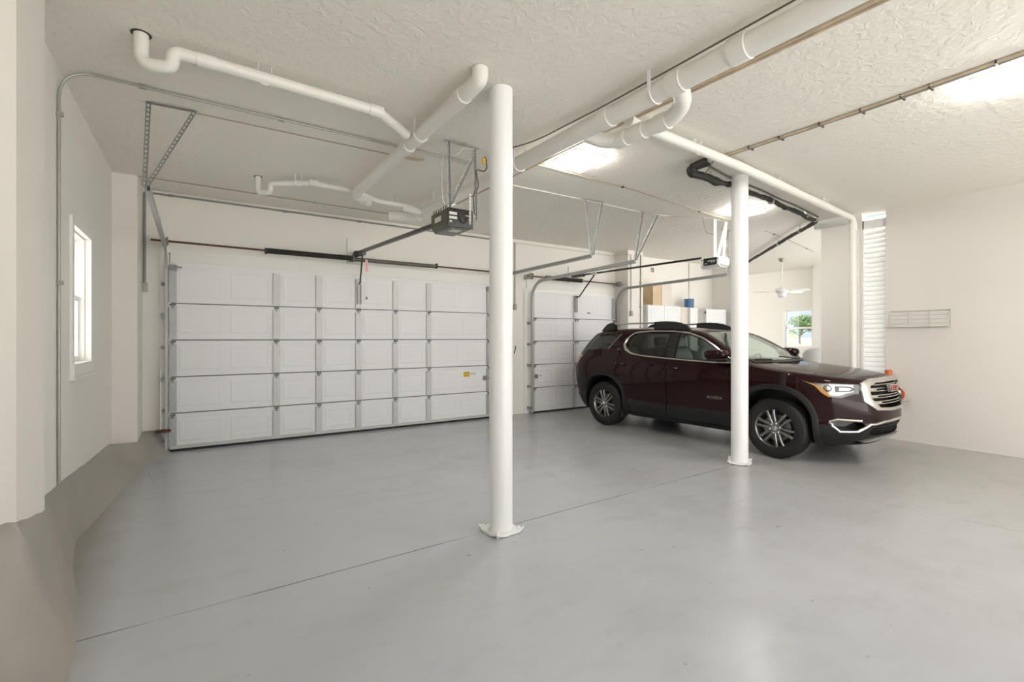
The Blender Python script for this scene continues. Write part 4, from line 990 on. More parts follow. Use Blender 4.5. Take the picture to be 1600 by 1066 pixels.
def grow(pts, d):    # offset a closed polygon outward by d
    A = sum(p[0]*q[1]-q[0]*p[1] for p, q in zip(pts, pts[1:]+pts[:1])); sg = 1 if A > 0 else -1; out = []
    n = len(pts)
    for i in range(n):
        p0, p1, p2 = pts[i-1], pts[i], pts[(i+1)%n]
        def nrm(a, b):
            dx, dy = b[0]-a[0], b[1]-a[1]; L_ = math.hypot(dx,dy) or 1; return (dy/L_*sg, -dx/L_*sg)
        n0, n1 = nrm(p0,p1), nrm(p1,p2); k = max(.35, 1+n0[0]*n1[0]+n0[1]*n1[1])
        out.append((p1[0]+d*(n0[0]+n1[0])/k, p1[1]+d*(n0[1]+n1[1])/k))
    return out
def round_poly(pts, r, n=4):
    out = []
    for i in range(len(pts)):
        a, b, c = V((*pts[i-1],0)), V((*pts[i],0)), V((*pts[(i+1)%len(pts)],0))
        k = min(r, (a-b).length*.45, (c-b).length*.45); p0, p1 = b+(a-b).normalized()*k, b+(c-b).normalized()*k
        for j in range(n+1):
            t = j/n; q = p0*(1-t)**2+b*2*t*(1-t)+p1*t*t; out.append((q.x,q.y))
    return out
def superarc(cx, a, b, cz, n=2.5, k=40):
    return [(cx+a*math.copysign(abs(math.cos(t))**(2/n),math.cos(t)), cz+b*math.copysign(abs(math.sin(t))**(2/n),math.sin(t))) for t in [2*PI*i/k for i in range(k)]]

CR = thing('car', (6.9605,3.2752,0), 'maroon SUV with chrome trim parked behind the thin column', 'car', None, math.atan2(.99865,-.052))
def cpart(name, me, mat, parent=None, label=None, ang=30):
    o = link(name, me, mat, parent or CR, label, ang); WL[o] = V((0,0,0)); return o
def cb(mb, name, mat, parent=None, label=None, ang=35):
    o = mb.build(name, mat, parent or CR, label, local=True, ang=ang); return o
def split_mat(name, me, parent=None, label=None, clad_name='lower_cladding'):
    # painted skin stays with the part, the grey plastic cladding becomes a child
    def keep(f):
        bm = bmesh.new(); bm.from_mesh(me); bmesh.ops.delete(bm, geom=[q for q in bm.faces if not f(q.material_index)], context='FACES')
        m2 = bpy.data.meshes.new(name); bm.to_mesh(m2); bm.free()
        for s in SLOTS: m2.materials.append(M[s])
        return m2
    o = cpart(name, keep(lambda i: i != 1), None, parent, label)
    c = keep(lambda i: i == 1)
    if len(c.polygons): cpart(clad_name, c, 'clad', o)
    return o

HZ = .375
outer = slots(loft(0, -.95, 3.92, .24), fn=lambda p: 1 if p.center.z < .507 else 0)
inner = slots(loft(.035, .34, 3.72, .60, True), 2)
thin = boolean(slots(loft(.006, -.95, 3.92, .24), 3), slots(loft(.011, -.94, 3.91, .25), 3), 'DIFFERENCE')
shell = outer
# --- lamps, grille and bumper openings in the nose
def poly_mirror(p): return [(-y,z) for y, z in p][::-1]
GR_in = [(0,.99),(.36,.985),(.47,.955),(.50,.90),(.495,.80),(.375,.700),(.2,.69),(0,.688)]
GR = GR_in+[(-y,z) for y, z in GR_in[-2:0:-1]]
LG_in = [(0,.515),(.40,.500),(.47,.455),(.50,.40),(.44,.375),(0,.365)]
LG = LG_in+[(-y,z) for y, z in LG_in[-2:0:-1]]
shell = boolean(shell, prism(GR, 'yz', -1.4, -.74), 'DIFFERENCE')
shell = boolean(shell, prism(LG, 'yz', -1.4, -.72), 'DIFFERENCE')
HL = [(.34,.968),(.326,.86),(.262,.854),(.133,.808),(0,.815),(-.064,.862),(-.13,.945),(-.27,1.012),(-.158,.978),(0,.978),(.1,.976)]
FG = [(.035,.545),(.03,.485),(.105,.428),(.30,.434),(.40,.497),(.33,.535),(.10,.552)]
heads = {}
for sg in (1, -1):
    heads[sg] = boolean(thin, diag(HL, sg, -.4, .6), 'INTERSECT')
    shell = boolean(shell, diag(grow(HL,.002), sg, .045, .8+.03*sg), 'DIFFERENCE')
for sg in (1, -1):
    shell = boolean(shell, diag(FG, sg, .06, .7+.03*sg), 'DIFFERENCE')
TL = [(3.42,1.195),(3.60,1.235),(4.2,1.235),(4.2,.99),(3.68,.99),(3.54,1.06)]
tails = {sg: boolean(thin, prism(TL, 'xz', sg*.35, sg*1.2), 'INTERSECT') for sg in (1,-1)}
shell = boolean(shell, inner, 'DIFFERENCE')
for cx in (0, 2.86):
    for sg in (-1, 1):
        shell = boolean(shell, prism(superarc(cx,.435,.495,HZ), 'xz', sg*.56, sg*1.2), 'DIFFERENCE')
# --- glass openings
W_front = round_poly([(1.46,1.205),(1.46,1.578),(1.28,1.548),(1.06,1.478),(.86,1.368),(.66,1.245),(.56,1.185),(.80,1.188),(1.15,1.195)], .03)
W_rear = round_poly([(1.655,1.215),(2.05,1.24),(2.27,1.27),(2.40,1.325),(2.455,1.395),(2.41,1.50),(2.32,1.572),(2.0,1.592),(1.655,1.586)], .04)
W_quart = round_poly([(3.45,1.285),(3.23,1.565),(2.62,1.572),(2.795,1.322)], .03)
W_shield = round_poly([(.30,0),(.345,.40),(.43,.66),(.535,.775),(.80,.715),(1.02,.655),(1.13,.60),(1.165,.40),(1.175,0),(1.165,-.40),(1.13,-.60),(1.02,-.655),(.80,-.715),(.535,-.775),(.43,-.66),(.345,-.40)], .03)
W_back = round_poly([(-.60,1.20),(.60,1.20),(.52,1.53),(-.52,1.53)], .05)
gl = []
for nm, poly, pl, a, b, mt in (('front_door_glass',W_front,'xz',.3,1.2,'glasst'),('front_door_glass',W_front,'xz',-.3,-1.2,'glasst'),('rear_door_glass',W_rear,'xz',.3,1.2,'glassd'),('rear_door_glass',W_rear,'xz',-.3,-1.2,'glassd'),
        ('quarter_glass',W_quart,'xz',.3,1.2,'glassd'),('quarter_glass',W_quart,'xz',-.3,-1.2,'glassd'),('windshield',W_shield,'xy',1.12,1.9,'glassc'),('rear_window',W_back,'yz',3.2,4.2,'glassd')):
    shell = boolean(shell, prism(poly, pl, a, b), 'DIFFERENCE')
    gl.append((nm, a, boolean(thin, prism(poly, pl, a, b), 'INTERSECT'), mt))
# --- hood, doors, rear bumper cut out with real gaps
HD = [(.215,0),(.26,.35),(.34,.60),(.41,.765),(.0,.785),(-.4,.715),(-.62,.60),(-.745,.43),(-.80,.2),(-.805,0)]
HD = round_poly(HD+[(x,-y) for x, y in HD[-2:0:-1]], .05)
hood = boolean(shell, prism(grow(HD,-.004), 'xy', .93, 1.35), 'INTERSECT')
shell = boolean(shell, prism(grow(HD,.004), 'xy', .93, 1.35), 'DIFFERENCE')
FD = round_poly([(1.575,.30),(1.575,1.05),(1.555,1.20),(1.555,1.617),(1.28,1.592),(1.06,1.527),(.84,1.405),(.62,1.275),(.455,1.19),(.40,1.0),(.46,.70),(.50,.30)], .04)
RD = round_poly([(1.583,.30),(2.30,.30),(2.36,.55),(2.46,.78),(2.60,.93),(2.60,1.06),(2.52,1.30),(2.50,1.42),(2.45,1.53),(2.34,1.612),(2.0,1.627),(1.563,1.620),(1.563,1.20),(1.583,1.05)], .03)
RB = round_poly([(3.40,.15),(3.40,.50),(3.46,.62),(3.56,.80),(3.60,.985),(4.3,.985),(4.3,.15)], .03)
doors = []
for sg in (1, -1):
    for nm, poly in (('front_door',FD),('rear_door',RD)):
        doors.append((nm, sg, boolean(shell, prism(grow(poly,-.003), 'xz', sg*.50, sg*1.3), 'INTERSECT')))
        shell = boolean(shell, prism(grow(poly,.004), 'xz', sg*.50, sg*1.3), 'DIFFERENCE')
for sg in (1, -1): shell = boolean(shell, prism(grow(TL,.001), 'xz', sg*.35, sg*1.2), 'DIFFERENCE')
rb = boolean(shell, prism(grow(RB,-.003), 'xz', -1.3, 1.3), 'INTERSECT'); slots(rb, 1)
shell = boolean(shell, prism(grow(RB,.003), 'xz', -1.3, 1.3), 'DIFFERENCE')
split_mat('body', shell)
cpart('hood', hood, None)
cpart('rear_bumper', rb, 'clad', None, 'dark grey rear bumper')
dobj = {}
for nm, sg, me in doors: dobj[(nm,sg)] = split_mat(nm, me)
for nm, a, me, mt in gl:
    par = dobj.get((nm.replace('_glass',''), 1 if a > 0 else -1)) if 'door' in nm else None
    cpart(nm, me, mt, par)
for sg in (1,-1): cpart('tail_light', tails[sg], 'tail', None, 'red tail light')

# --- headlights: silver bowl, projector, bezel, amber strip behind a clear lens
dv = lambda sg: (V((-math.cos(.75), sg*math.sin(.75), 0)), V((-math.sin(.75), -sg*math.cos(.75), 0)), V((-.45, sg*.72, 0)))
for sg in (1,-1):
    d, u, o = dv(sg); at = lambda a, z, t: tuple(o+u*a+V((0,0,z))+d*t)
    h = cpart('headlight', heads[sg], 'lens', None, 'headlight with clear lens')
    def surf(a, z):    # distance along d to the body surface
        lo, hi = -.2, .5
        for _ in range(30):
            m_ = (lo+hi)/2; p = o+u*a+d*m_
            ins = p.x > -.97 and abs(p.y) < itp(z,*SIDE)*plan(max(-.95,min(3.9,s_of(p.x,z)))) and s_of(p.x,z) > -.95
            if ins: lo = m_
            else: hi = m_
        return lo
    mb = MB()
    big = grow(HL, -.004); c_ = (sum(p[0] for p in HL)/len(HL), sum(p[1] for p in HL)/len(HL))
    rim_ = [at(p[0],p[1],surf(*p)-.014) for p in big]; mid = [at(c_[0]+(p[0]-c_[0])*.86, c_[1]+(p[1]-c_[1])*.80, surf(*p)-.045) for p in big]
    mb.grid([rim_, mid], closed=True); mb.bm.verts.ensure_lookup_table(); mb.bm.faces.new([mb.bm.verts[len(big)+i] for i in range(len(big))])
    bmesh.ops.triangulate(mb.bm, faces=[q for q in mb.bm.faces if len(q.verts) > 4]); cb(mb, 'reflector_bowl', 'satin', h)
    mb = MB(); s0 = surf(.015,.905)
    mb.lathe([(.012,-.012),(.034,-.02),(.045,-.03),(.05,-.06)], at(.015,.908,s0-.016), d, 20); cb(mb, 'projector', 'chrome', h)
    mb = MB(); e = [(.085,.945),(.235,.94),(.285,.915),(.25,.888),(.085,.875)]; mb.prism([at(p[0],p[1],surf(*p)-.040) for p in e], d*.022); cb(mb, 'lamp_bezel', 'clad', h)
    mb = MB(); e = [(.11,.930),(.215,.928),(.245,.914),(.215,.898),(.11,.893)]; mb.prism([at(p[0],p[1],surf(*p)-.019) for p in e], d*.006); cb(mb, 'lamp_insert', 'chrome', h)
    mb = MB(); e = [(-.22,.985),(-.13,.938),(-.066,.866),(-.01,.822)]; e2 = [(-.15,.972),(-.075,.94),(-.015,.875),(.035,.822)]; rows = [[at(a,z,surf(a,z)-.013) for a, z in q] for q in (e, [((p[0]+q[0])/2,(p[1]+q[1])/2) for p, q in zip(e,e2)], e2)]
    mb.grid(rows); cb(mb, 'amber_reflector', 'amber', h)

# --- grille
def npt(y, z, off=0.): return (xfront(y,z)-off, y, z)
def ring_strip(pin, pout, off, depth):
    # closed chrome band lying on the nose between two outlines, with returns into the body
    n = len(pin); mb = MB()
    dens_ = lambda P: [(P[i][0]+(P[(i+1)%n][0]-P[i][0])*k/6, P[i][1]+(P[(i+1)%n][1]-P[i][1])*k/6) for i in range(n) for k in range(6)]
    a, b = dens_(pin), dens_(pout)
    mb.grid([[ (npt(*p)[0]+depth,*p) for p in a],[npt(*p,off*.6) for p in a],[npt((p[0]*.5+q[0]*.5),(p[1]*.5+q[1]*.5),off) for p, q in zip(a,b)],[npt(*q,off*.7) for q in b],[(npt(*q)[0]+.02,*q) for q in b]], closed=True)
    return mb
GO_in = [(0,1.036),(.40,1.03),(.575,.985),(.60,.91),(.592,.775),(.44,.668),(.2,.655),(0,.652)]
GO = GO_in+[(-y,z) for y, z in GO_in[-2:0:-1]]
g = cb(ring_strip(GR, GO, .020, .06), 'grille', 'chrome', None, 'chrome grille frame', ang=50)
mb = MB(); mb.prism([(-.775,*p) for p in grow(GR,.02)], (.02,0,0)); cb(mb, 'grille_mesh', 'mesh', g)
def gbar(y0, y1, z0, z1, dz0, dz1, nm='grille_bar', mat='chrome'):
    mb = MB(); rows = []
    for i in range(17):
        y = y0+(y1-y0)*i/16; zc_ = z0+(z1-z0)*i/16; hz = dz0+(dz1-dz0)*i/16; x = xfront(y, zc_)+.012
        rows.append([(x+.028,y,zc_+hz),(x+.004,y,zc_+hz*.8),(x,y,zc_),(x+.004,y,zc_-hz*.8),(x+.028,y,zc_-hz)])
    mb.grid(rows); return cb(mb, nm, mat, g, ang=50)
for z, w in ((.955,.46),(.915,.49),(.885,.49),(.835,.49),(.808,.48),(.765,.44),(.735,.41)):
    gbar(-w, w, z, z, .0075, .0075)
for sg in (1,-1):     # broad ends of the bars
    for z, a, b in ((.900,.36,.495),(.822,.36,.485),(.750,.30,.43)):
        gbar(sg*a, sg*b, z, z, .010, .022, 'bar_end')
mb = MB(); zz = .912
for k in range(0): pass
bg_ = MB(); rows = []
for i in range(11):
    y = -.155+.31*i/10; rows.append([(xfront(y,z)-.006+(.02 if j in (0,3) else 0),y,z) for j, z in enumerate((.865,.868,.948,.951))])
bg_.grid(rows); bp_ = cb(bg_, 'badge_plate', 'satin', g)
def letters(body, size, ext, M4, name, mat, parent, off=0.):
    me = text_mesh(body, size, ext, off); me.transform(M4); return cpart(name, me, mat, parent, None, 30)
Fm = lambda x, y, z: Matrix(((0,0,-1,x),(-1,0,0,y),(0,1,0,z),(0,0,0,1)))      # text facing the front
Sm = lambda x, y, z: Matrix(((-1,0,0,x),(0,0,1,y),(0,1,0,z),(0,0,0,1)))      # text facing the right side
xg = min(xfront(0,.87),xfront(0,.94))-.012
letters('GMC', .098, .004, Fm(xg,0,.907) @ Matrix.Diagonal((1.25,1,1,1)), 'badge_letters', 'chrome', g, .009)
letters('GMC', .098, .004, Fm(xg-.004,0,.907) @ Matrix.Diagonal((1.25,1,1,1)), 'badge_letters', 'gmcred', g, -.003)
# lower grille, skid plate, chrome strip with fog lamp surrounds
mb = MB(); mb.prism([(-.755,*p) for p in grow(LG,.015)], (.02,0,0)); lg = cb(mb, 'lower_grille', 'mesh')
for z in (.40,.43,.46,.49):
    mb = MB(); rows = []
    for i in range(17):
        y = -.46+.92*i/16; x = xfront(y,z)+.03; rows.append([(x,y,z-.004),(x,y,z+.004),(x+.03,y,z+.004)])
    mb.grid(rows); cb(mb, 'mesh_bar', 'black', lg)
for k in range(24):
    y = -.44+.88*k/23; mb = MB(); x = xfront(y,.44)+.032; mb.bar((x+.01,y-.012,.385),(x,y+.012,.505),.006,.02,up=(1,0,0)); cb(mb, 'mesh_bar', 'black', lg)
mb = MB(); rows = []
for i in range(33):
    y = -.56+1.12*i/32; e = (abs(y)/.56)**3; lo, hi = .268-.0*e, .352-.05*e
    rows.append([(xfront(y,.3)+.03,y,hi),(xfront(y,.36)-.016,y,hi),(xfront(y,.32)-.020,y,(hi+lo)/2),(xfront(y,.27)-.006,y,lo),(xfront(y,.26)+.04,y,lo)])
mb.grid(rows); cb(mb, 'skid_plate', 'satin', None, 'silver skid plate', ang=50)
def chrome_path(pts, r):
    P = []
    for (a, b) in zip(pts, pts[1:]):
        for k in range(8): P.append((a[0]+(b[0]-a[0])*k/8, a[1]+(b[1]-a[1])*k/8))
    P.append(pts[-1]); return MB().tube([npt(y,z,.002) for y, z in P], r, 8)
cs = [(.61,.550),(.79,.560),(.826,.537),(.826,.486),(.773,.422),(.63,.426),(.515,.507),(.45,.507),(.3,.53),(0,.537)]
full = cs+[(-y,z) for y, z in cs[-2::-1]]
cb(chrome_path(round_poly(full,.0) if False else full, .0165), 'chrome_bumper_trim', 'chrome')
for sg in (1,-1):
    d, u, o = dv(sg); at = lambda a, z, t: tuple(o+u*a+V((0,0,z))+d*t)
    mb = MB(); mb.prism([at(p[0],p[1],.065) for p in grow(FG,.012)], d*.006); f = cb(mb, 'fog_lamp_recess', 'blackg')
    mb = MB(); mb.lathe([(.030,0),(.034,.01),(.030,.02),(.012,.026)], at(.085,.492,.07), d, 16); cb(mb, 'fog_lamp', 'dash', f)

# --- chrome side window surround, pillars, mouldings
def side_pt(x, z, off=.004, sg=1): return (x, sg*(ysf(x,z)+off), z)
DLO = [(1.5,1.603),(1.28,1.572),(1.06,1.503),(.86,1.393),(.66,1.268),(.53,1.178),(.80,1.168),(1.22,1.180),(1.63,1.198),(2.07,1.222),(2.29,1.252),(2.43,1.318),(2.485,1.395),(2.445,1.515),(2.345,1.592),(2.0,1.617),(1.75,1.614)]
DL = round_poly(DLO, .06, 5)
for sg in (1,-1):
    P, R_ = [], []
    for i, (x, z) in enumerate(DL):
        P.append(side_pt(x,z,.003,sg)); R_.append(.0125+(.013 if x > 2.40 and z < 1.5 else (.006 if x > 2.2 and z < 1.4 else 0)))
    cb(MB().tube(P, R_, 8, closed=True), 'window_chrome', 'chrome')
    mb = MB(); rows = [[side_pt(x,z,.0035,sg) for x in (1.475,1.52,1.56,1.60,1.64)] for z in [1.21+.37*k/10 for k in range(11)]]
    mb.grid(rows); cb(mb, 'pillar_trim', 'blackg')
    mb = MB(); mb.tube([side_pt(2.335-.02*k/6+.02,1.29+.265*k/6,-.004,sg) for k in range(7)], .007, 6); cb(mb, 'glass_divider', 'black', dobj[('rear_door',sg)])
    mb = MB(); mb.tube([side_pt(2.82-.20*k/8,1.315+.26*k/8,.002,sg) for k in range(9)], .006, 6); cb(mb, 'quarter_glass_trim', 'dash')
    # wheel arch trims
    for cx in (0, 2.86):
        mb = MB(); rows = []; n = 44
        for i in range(n+1):
            t = -.19*PI+(1.38*PI)*i/n
            def sp(a, b): return (cx+a*math.copysign(abs(math.cos(t))**(2/2.5),math.cos(t)), HZ+b*math.copysign(abs(math.sin(t))**(2/2.5),math.sin(t)))
            q = [sp(.425,.485),sp(.425,.485),sp(.435,.495),sp(.485,.545),sp(.495,.555),sp(.497,.557)]
            of = [-.07,-.002,.012,.013,.006,-.01]
            rows.append([(x, sg*(ysf(x,max(.26,z))+o_), max(.25,z)) for (x,z), o_ in zip(q,of)])
        mb.grid(rows); cb(mb, 'wheel_arch_trim', 'clad')
        mb = MB(); mb.grid([[(x,sg*y,z) for x, z in superarc(cx,.432,.492,HZ)[:21]] for y in (.55,.90)])
        rows = [(x,sg*.565,z) for x, z in superarc(cx,.432,.492,HZ)[:21]]; v = [mb.bm.verts.new(p) for p in rows]; mb.bm.faces.new(v)
        cb(mb, 'wheel_liner', 'black')
    # handles
    for nm, x0_, x1_, z in (('front_door',1.335,1.555,1.048),('rear_door',2.355,2.575,1.068)):
        mb = MB(); mb.tube([side_pt(x0_+(x1_-x0_)*k/8,z+.002*k,(.002,.026,.033,.036,.037,.036,.033,.026,.002)[k],sg) for k in range(9)], [.008]+[.0125]*7+[.008], 8)
        cb(mb, 'door_handle', 'paint', dobj[(nm,sg)]); mb = MB(); mb.tube([side_pt(x0_+.02+(x1_-x0_-.04)*k/4,z+.016,.038,sg) for k in range(5)], .004, 6); cb(mb, 'handle_chrome', 'chrome', dobj[(nm,sg)])
    # rocker panel edge, mud flap
    mb = MB(); mb.box((2.44,sg*.80 if sg > 0 else -.93,.20),(2.47,sg*.93 if sg > 0 else -.80,.33)); cb(mb, 'mud_flap', 'black')
    # mirror
    mb = MB(); y = sg*1.05
    mb.sph((.70,y,1.285),(.155,.105,.068),.72,24,14); mr_ = cb(mb, 'door_mirror', 'paint', dobj[('front_door',sg)])
    mb = MB(); mb.sph((.69,y,1.218),(.145,.10,.022),.75,20,8); cb(mb, 'mirror_base', 'black', mr_) if False else cb(mb, 'mirror_base', 'black', dobj[('front_door',sg)])
    mb = MB(); mb.tube([(.66,sg*.90,1.195),(.66,sg*.97,1.21),(.67,sg*1.02,1.22)], .024, 8); cb(mb, 'mirror_arm', 'black', dobj[('front_door',sg)])
    # roof rails
    yr = sg*.60
    def rz(x): return ztop(x, .60)
    rr = MB(); rr.tube([(x,yr,1.752) for x in (1.98,2.3,2.6,2.98)], .016, 10); r_ = cb(rr, 'roof_rail', 'satin', None, 'silver roof rail with black feet')
    def foot(pts):
        mb = MB(); rows = []
        for x, zt in pts:
            zb_ = rz(x)-.006; rows.append([(x,yr-.026,zb_),(x,yr-.020,zt-.006),(x,yr,zt),(x,yr+.020,zt-.006),(x,yr+.026,zb_)])
        mb.grid(rows); cb(mb, 'rail_foot', 'black', r_, ang=50)
    foot([(1.36,rz(1.36)),(1.44,1.705),(1.55,1.745),(1.66,1.765),(1.80,1.774),(1.95,1.775),(2.04,1.770)])
    foot([(2.86,1.735),(2.90,1.772),(3.0,1.772),(3.06,1.755),(3.13,1.70),(3.19,rz(3.19)-.002)])
    # sill moulding line on the doors
letters('ACADIA', .058, .003, Sm(.785,ysf(.785,.68)+.002,.682) @ Matrix.Diagonal((1.08,1,1,1)), 'door_badge', 'chrome', dobj[('front_door',1)])
letters('SLT', .045, .003, Matrix.Translation((2.575,ysf(2.575,1.31)+.0,1.31)) @ Matrix.Rotation(.42,4,'X') @ Sm(0,.006,0), 'trim_badge', 'chrome', None)
mb = MB(); mb.tube([(3.36-.10*(abs(y)/.5)**2,y,ztop(3.4,abs(y))-.012) for y in [-.5+1.0*k/10 for k in range(11)]], .022, 8); cb(mb, 'rear_spoiler', 'paint')
mb = MB(); rows = [[(x, y, ztop(x,y)+.004) for y in [-.74+1.48*k/20 for k in range(21)]] for x in (.275,.31)]
rows = [[((.23+.10*(abs(y)/.74)**2+dx), y, ztop(.24+.10*(abs(y)/.74)**2+dx,y)+.004) for y in [-.74+1.48*k/20 for k in range(21)]] for dx in (0,.05,.09)]
mb.grid(rows); cb(mb, 'wiper_cowl', 'black')
for y0, y1 in ((.30,.66),(-.55,-.02)):
    mb = MB(); mb.tube([(.30+.05*k/5+.02,y0+(y1-y0)*k/5,ztop(.33+.05*k/5,y0+(y1-y0)*k/5)+.018) for k in range(6)], .009, 6); cb(mb, 'wiper', 'black')
# underbody
mb = MB(); mb.box((-.55,-.55,.20),(3.4,.55,.245)); mb.box((.5,-.80,.225),(2.35,.80,.245)); cb(mb, 'underbody', 'black')

# --- interior
for sg in (1,-1):
    for x0_, nm in ((1.42,'front_seat'),(2.32,'rear_seat')):
        y = sg*.38; q = bpy.data.objects.new(nm, None); COL.objects.link(q); q.parent = CR; WL[q] = V((0,0,0))
        MB().sph((x0_-.02,y,.80),(.27,.25,.10),.45).build('seat_cushion', 'seat', q, local=True)
        mb = MB(); mb.sph((0,0,0),(.085,.245,.33),.5); bmesh.ops.rotate(mb.bm, verts=mb.bm.verts, cent=(0,0,0), matrix=Matrix.Rotation(math.radians(14),3,'Y')); bmesh.ops.translate(mb.bm, verts=mb.bm.verts, vec=(x0_+.24,y,1.03)); mb.build('seat_back', 'seat', q, local=True)
        mb = MB(); mb.sph((x0_+.345,y,1.44),(.075,.135,.088),.6); mb.build('headrest', 'seat', q, local=True)
        for dy in (-.05,.05): MB().cyl((x0_+.30,y+dy,1.30),(x0_+.345,y+dy,1.40),.007,seg=6).build('headrest_post', 'chrome', q, local=True)
mb = MB(); rows = []
for y in [-.80+1.6*k/16 for k in range(17)]:
    b_ = .0; rows.append([(.42,y,.70),(.42,y,1.12),(.50,y,1.165),(.68,y,1.17+.03*math.exp(-((y+.38)/.22)**2)),(.82,y,1.13+.03*math.exp(-((y+.38)/.22)**2)),(.88,y,1.0),(.80,y,.75)])
mb.grid(rows); cb(mb, 'dashboard', 'dash')
mb = MB(); c_ = V((.93,-.38,1.09)); ax = V((.9,0,.42)).normalized(); u_ = V((0,1,0)); w_ = ax.cross(u_)
mb.tube([c_+u_*.185*math.cos(a)+w_*.185*math.sin(a) for a in [2*PI*k/32 for k in range(32)]], .016, 8, closed=True); sw = cb(mb, 'steering_wheel', 'dash')
mb = MB(); mb.sph(c_-ax*.02,(.03,.06,.06),.8,12,8)
for a in (0.0, PI, -PI/2): mb.bar(c_-ax*.02, c_+(u_*math.cos(a)+w_*math.sin(a))*.18, .03,.015, up=ax)
cb(mb, 'wheel_hub', 'inner', sw)
mb = MB(); mb.sph((1.02,0,1.50),(.02,.12,.035),.7,14,8); mb.cyl((.98,0,1.52),(.96,0,1.56),.01,seg=6); cb(mb, 'rear_view_mirror', 'black')

# --- wheels
def wheel(cx, sg):
    q = bpy.data.objects.new('wheel', None); COL.objects.link(q); q.parent = CR; q.location = (cx, sg*.8125, HZ); q.rotation_euler = (0,0,0 if sg > 0 else PI); WL[q] = V((0,0,0))
    return q
w0 = wheel(0, 1)
T_ = [(.238,-.105),(.262,-.118),(.31,-.1225),(.345,-.115),(.365,-.098),(.372,-.085)]
tr = [(.3745,-.08),(.3745,-.052),(.367,-.050),(.367,-.044),(.375,-.042),(.375,-.012),(.367,-.010),(.367,-.004)]
prof = T_+tr; prof = prof+[(r,-h) for r, h in prof[::-1]]
tire = MB().lathe(prof, (0,0,0), (0,1,0), 64, caps=False)
mb = tire
for k in range(72):
    a = 2*PI*k/72; c, s = math.cos(a), math.sin(a)
    for sy in (-1,1): mb.bar((.3735*c,sy*.083,.3735*s),(.3640*c,sy*.104,.3640*s),.012,.006,up=(c,0,s))
for r in (.30,.335):
    mb.lathe([(r,.1195 if r > .32 else .1228),(r+.003,.121 if r > .32 else .1245),(r+.006,.1195 if r > .32 else .1228)], (0,0,0), (0,1,0), 64, caps=False)
mb.build('tire', 'rubber', w0, local=True, ang=30)
rimo = MB().lathe([(.228,-.10),(.215,-.06),(.21,.03),(.222,.07),(.235,.098),(.247,.108),(.2495,.104),(.2495,.09),(.236,-.10)], (0,0,0), (0,1,0), 64, caps=False).build('rim', 'rim', w0, local=True)
MB().lathe([(.21,.0),(.0,.0)], (0,.01,0), (0,1,0), 48, caps=False).build('rim_back', 'rimdk', w0, local=True)
MB().lathe([(.165,.0),(.165,.012),(.08,.014)], (0,.012,0), (0,1,0), 40, caps=False).build('brake_disc', 'disc', w0, local=True)
for k in range(6):
    for e in (-1,1):
        a0 = 2*PI*k/6+.26; a1 = a0+e*.235; mb = MB(); rows = []
        for i in range(7):
            t = i/6; r = .05+.182*t; a = a0+e*(.34*(1-t)**1.6+.185*t); c, s = math.cos(a), math.sin(a); hw = .0165+.001*(1-t)
            y = .088+.012*math.sin(t*PI*.9)
            tx, tz = -s, c
            rows.append([(r*c+tx*hw*w,y+dy,r*s+tz*hw*w) for w, dy in ((-1.15,-.03),(-1,-.003),(-.55,.004),(.55,.004),(1,-.003),(1.15,-.03))])
        mb.grid(rows); mb.build('spoke', 'rim', w0, local=True, ang=40)
hub = MB().lathe([(.075,.07),(.07,.09),(.05,.094),(.04,.092)], (0,0,0), (0,1,0), 32).build('hub', 'rim', w0, local=True)
MB().lathe([(.036,.09),(.034,.104),(.025,.108),(.001,.109)], (0,0,0), (0,1,0), 24).build('center_cap', 'chrome', w0, local=True)
for k in range(6):
    a = 2*PI*k/6-.26; MB().lathe([(.0125,.08),(.0125,.100),(.008,.105),(.001,.106)], (.062*math.cos(a),0,.062*math.sin(a)), (0,1,0), 8).build('lug_nut', 'chrome', w0, local=True)
def kids(o): return [c for c in bpy.data.objects if c.parent == o]
tree_ = [(c, kids(c)) for c in kids(w0)]
for cx, sg in ((2.86,1),(0,-1),(2.86,-1)):
    w = wheel(cx, sg)
    for c, gg in tree_:
        n_ = c.copy(); COL.objects.link(n_); n_.parent = w
        for g_ in gg:
            m_ = g_.copy(); COL.objects.link(m_); m_.parent = n_
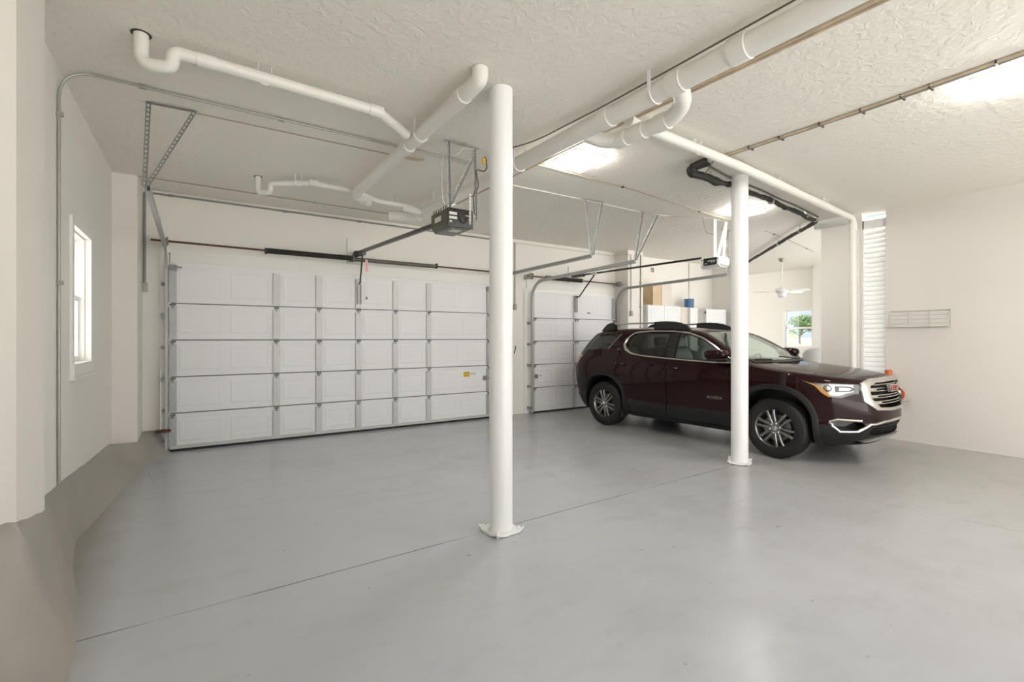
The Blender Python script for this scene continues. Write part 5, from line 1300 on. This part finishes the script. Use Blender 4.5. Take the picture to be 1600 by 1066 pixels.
# ------------------------------------------------------------------ world, camera
w = bpy.data.worlds.new('sky'); SC.world = w; w.use_nodes = True
nt = w.node_tree; nt.nodes.clear(); N = nt.nodes.new; Lk = nt.links.new
out = N('ShaderNodeOutputWorld'); bg = N('ShaderNodeBackground'); Lk(bg.outputs[0], out.inputs[0])
tc = N('ShaderNodeTexCoord'); sp = N('ShaderNodeSeparateXYZ'); Lk(tc.outputs['Generated'], sp.inputs[0])
mr = N('ShaderNodeMapRange'); mr.inputs[1].default_value = .0; mr.inputs[2].default_value = .30; Lk(sp.outputs[2], mr.inputs[0])
mx = N('ShaderNodeMix'); mx.data_type = 'RGBA'; Lk(mr.outputs[0], mx.inputs[0])
mx.inputs[6].default_value = (.36, .41, .47, 1); mx.inputs[7].default_value = (.22, .31, .46, 1)
# brighter, whiter haze on the sun's side (left of the house)
m2 = N('ShaderNodeMapRange'); m2.inputs[1].default_value = -.7; m2.inputs[2].default_value = .8; m2.inputs[3].default_value = 1; m2.inputs[4].default_value = 0; Lk(sp.outputs[0], m2.inputs[0])
mh = N('ShaderNodeMix'); mh.data_type = 'RGBA'; Lk(m2.outputs[0], mh.inputs[0]); Lk(mx.outputs[2], mh.inputs[6]); mh.inputs[7].default_value = (2.2, 2.17, 2.12, 1)
Lk(mh.outputs[2], bg.inputs[0]); bg.inputs[1].default_value = WORLD
sl = bpy.data.lights.new('sun', 'SUN'); sl.energy = SUN; sl.angle = math.radians(4); sl.color = (1, .985, .96)
so = bpy.data.objects.new('sun', sl); COL.objects.link(so); so.location = (0,-8,20); so.rotation_euler = V((-.12,-.42,.9)).to_track_quat('Z','Y').to_euler()
cam = bpy.data.cameras.new('camera'); co = bpy.data.objects.new('camera', cam); COL.objects.link(co)
co.location = (0, 0, 1.509); co.rotation_euler = (PI/2, 0, -math.radians(33.25))
cam.sensor_width = 36; cam.lens = 750/1600*36; cam.shift_y = -5/1600; cam.clip_start = .05; cam.clip_end = 3000
SC.camera = co
vs = SC.view_settings; vs.view_transform = 'Standard'; vs.look = 'None'; vs.gamma = 1; vs.use_curve_mapping = False; vs.exposure = EXPO
SC.cycles.max_bounces = 10; SC.cycles.diffuse_bounces = 6; SC.cycles.glossy_bounces = 4; SC.cycles.transparent_max_bounces = 12
SC.cycles.use_denoising = True; SC.cycles.sample_clamp_indirect = 6
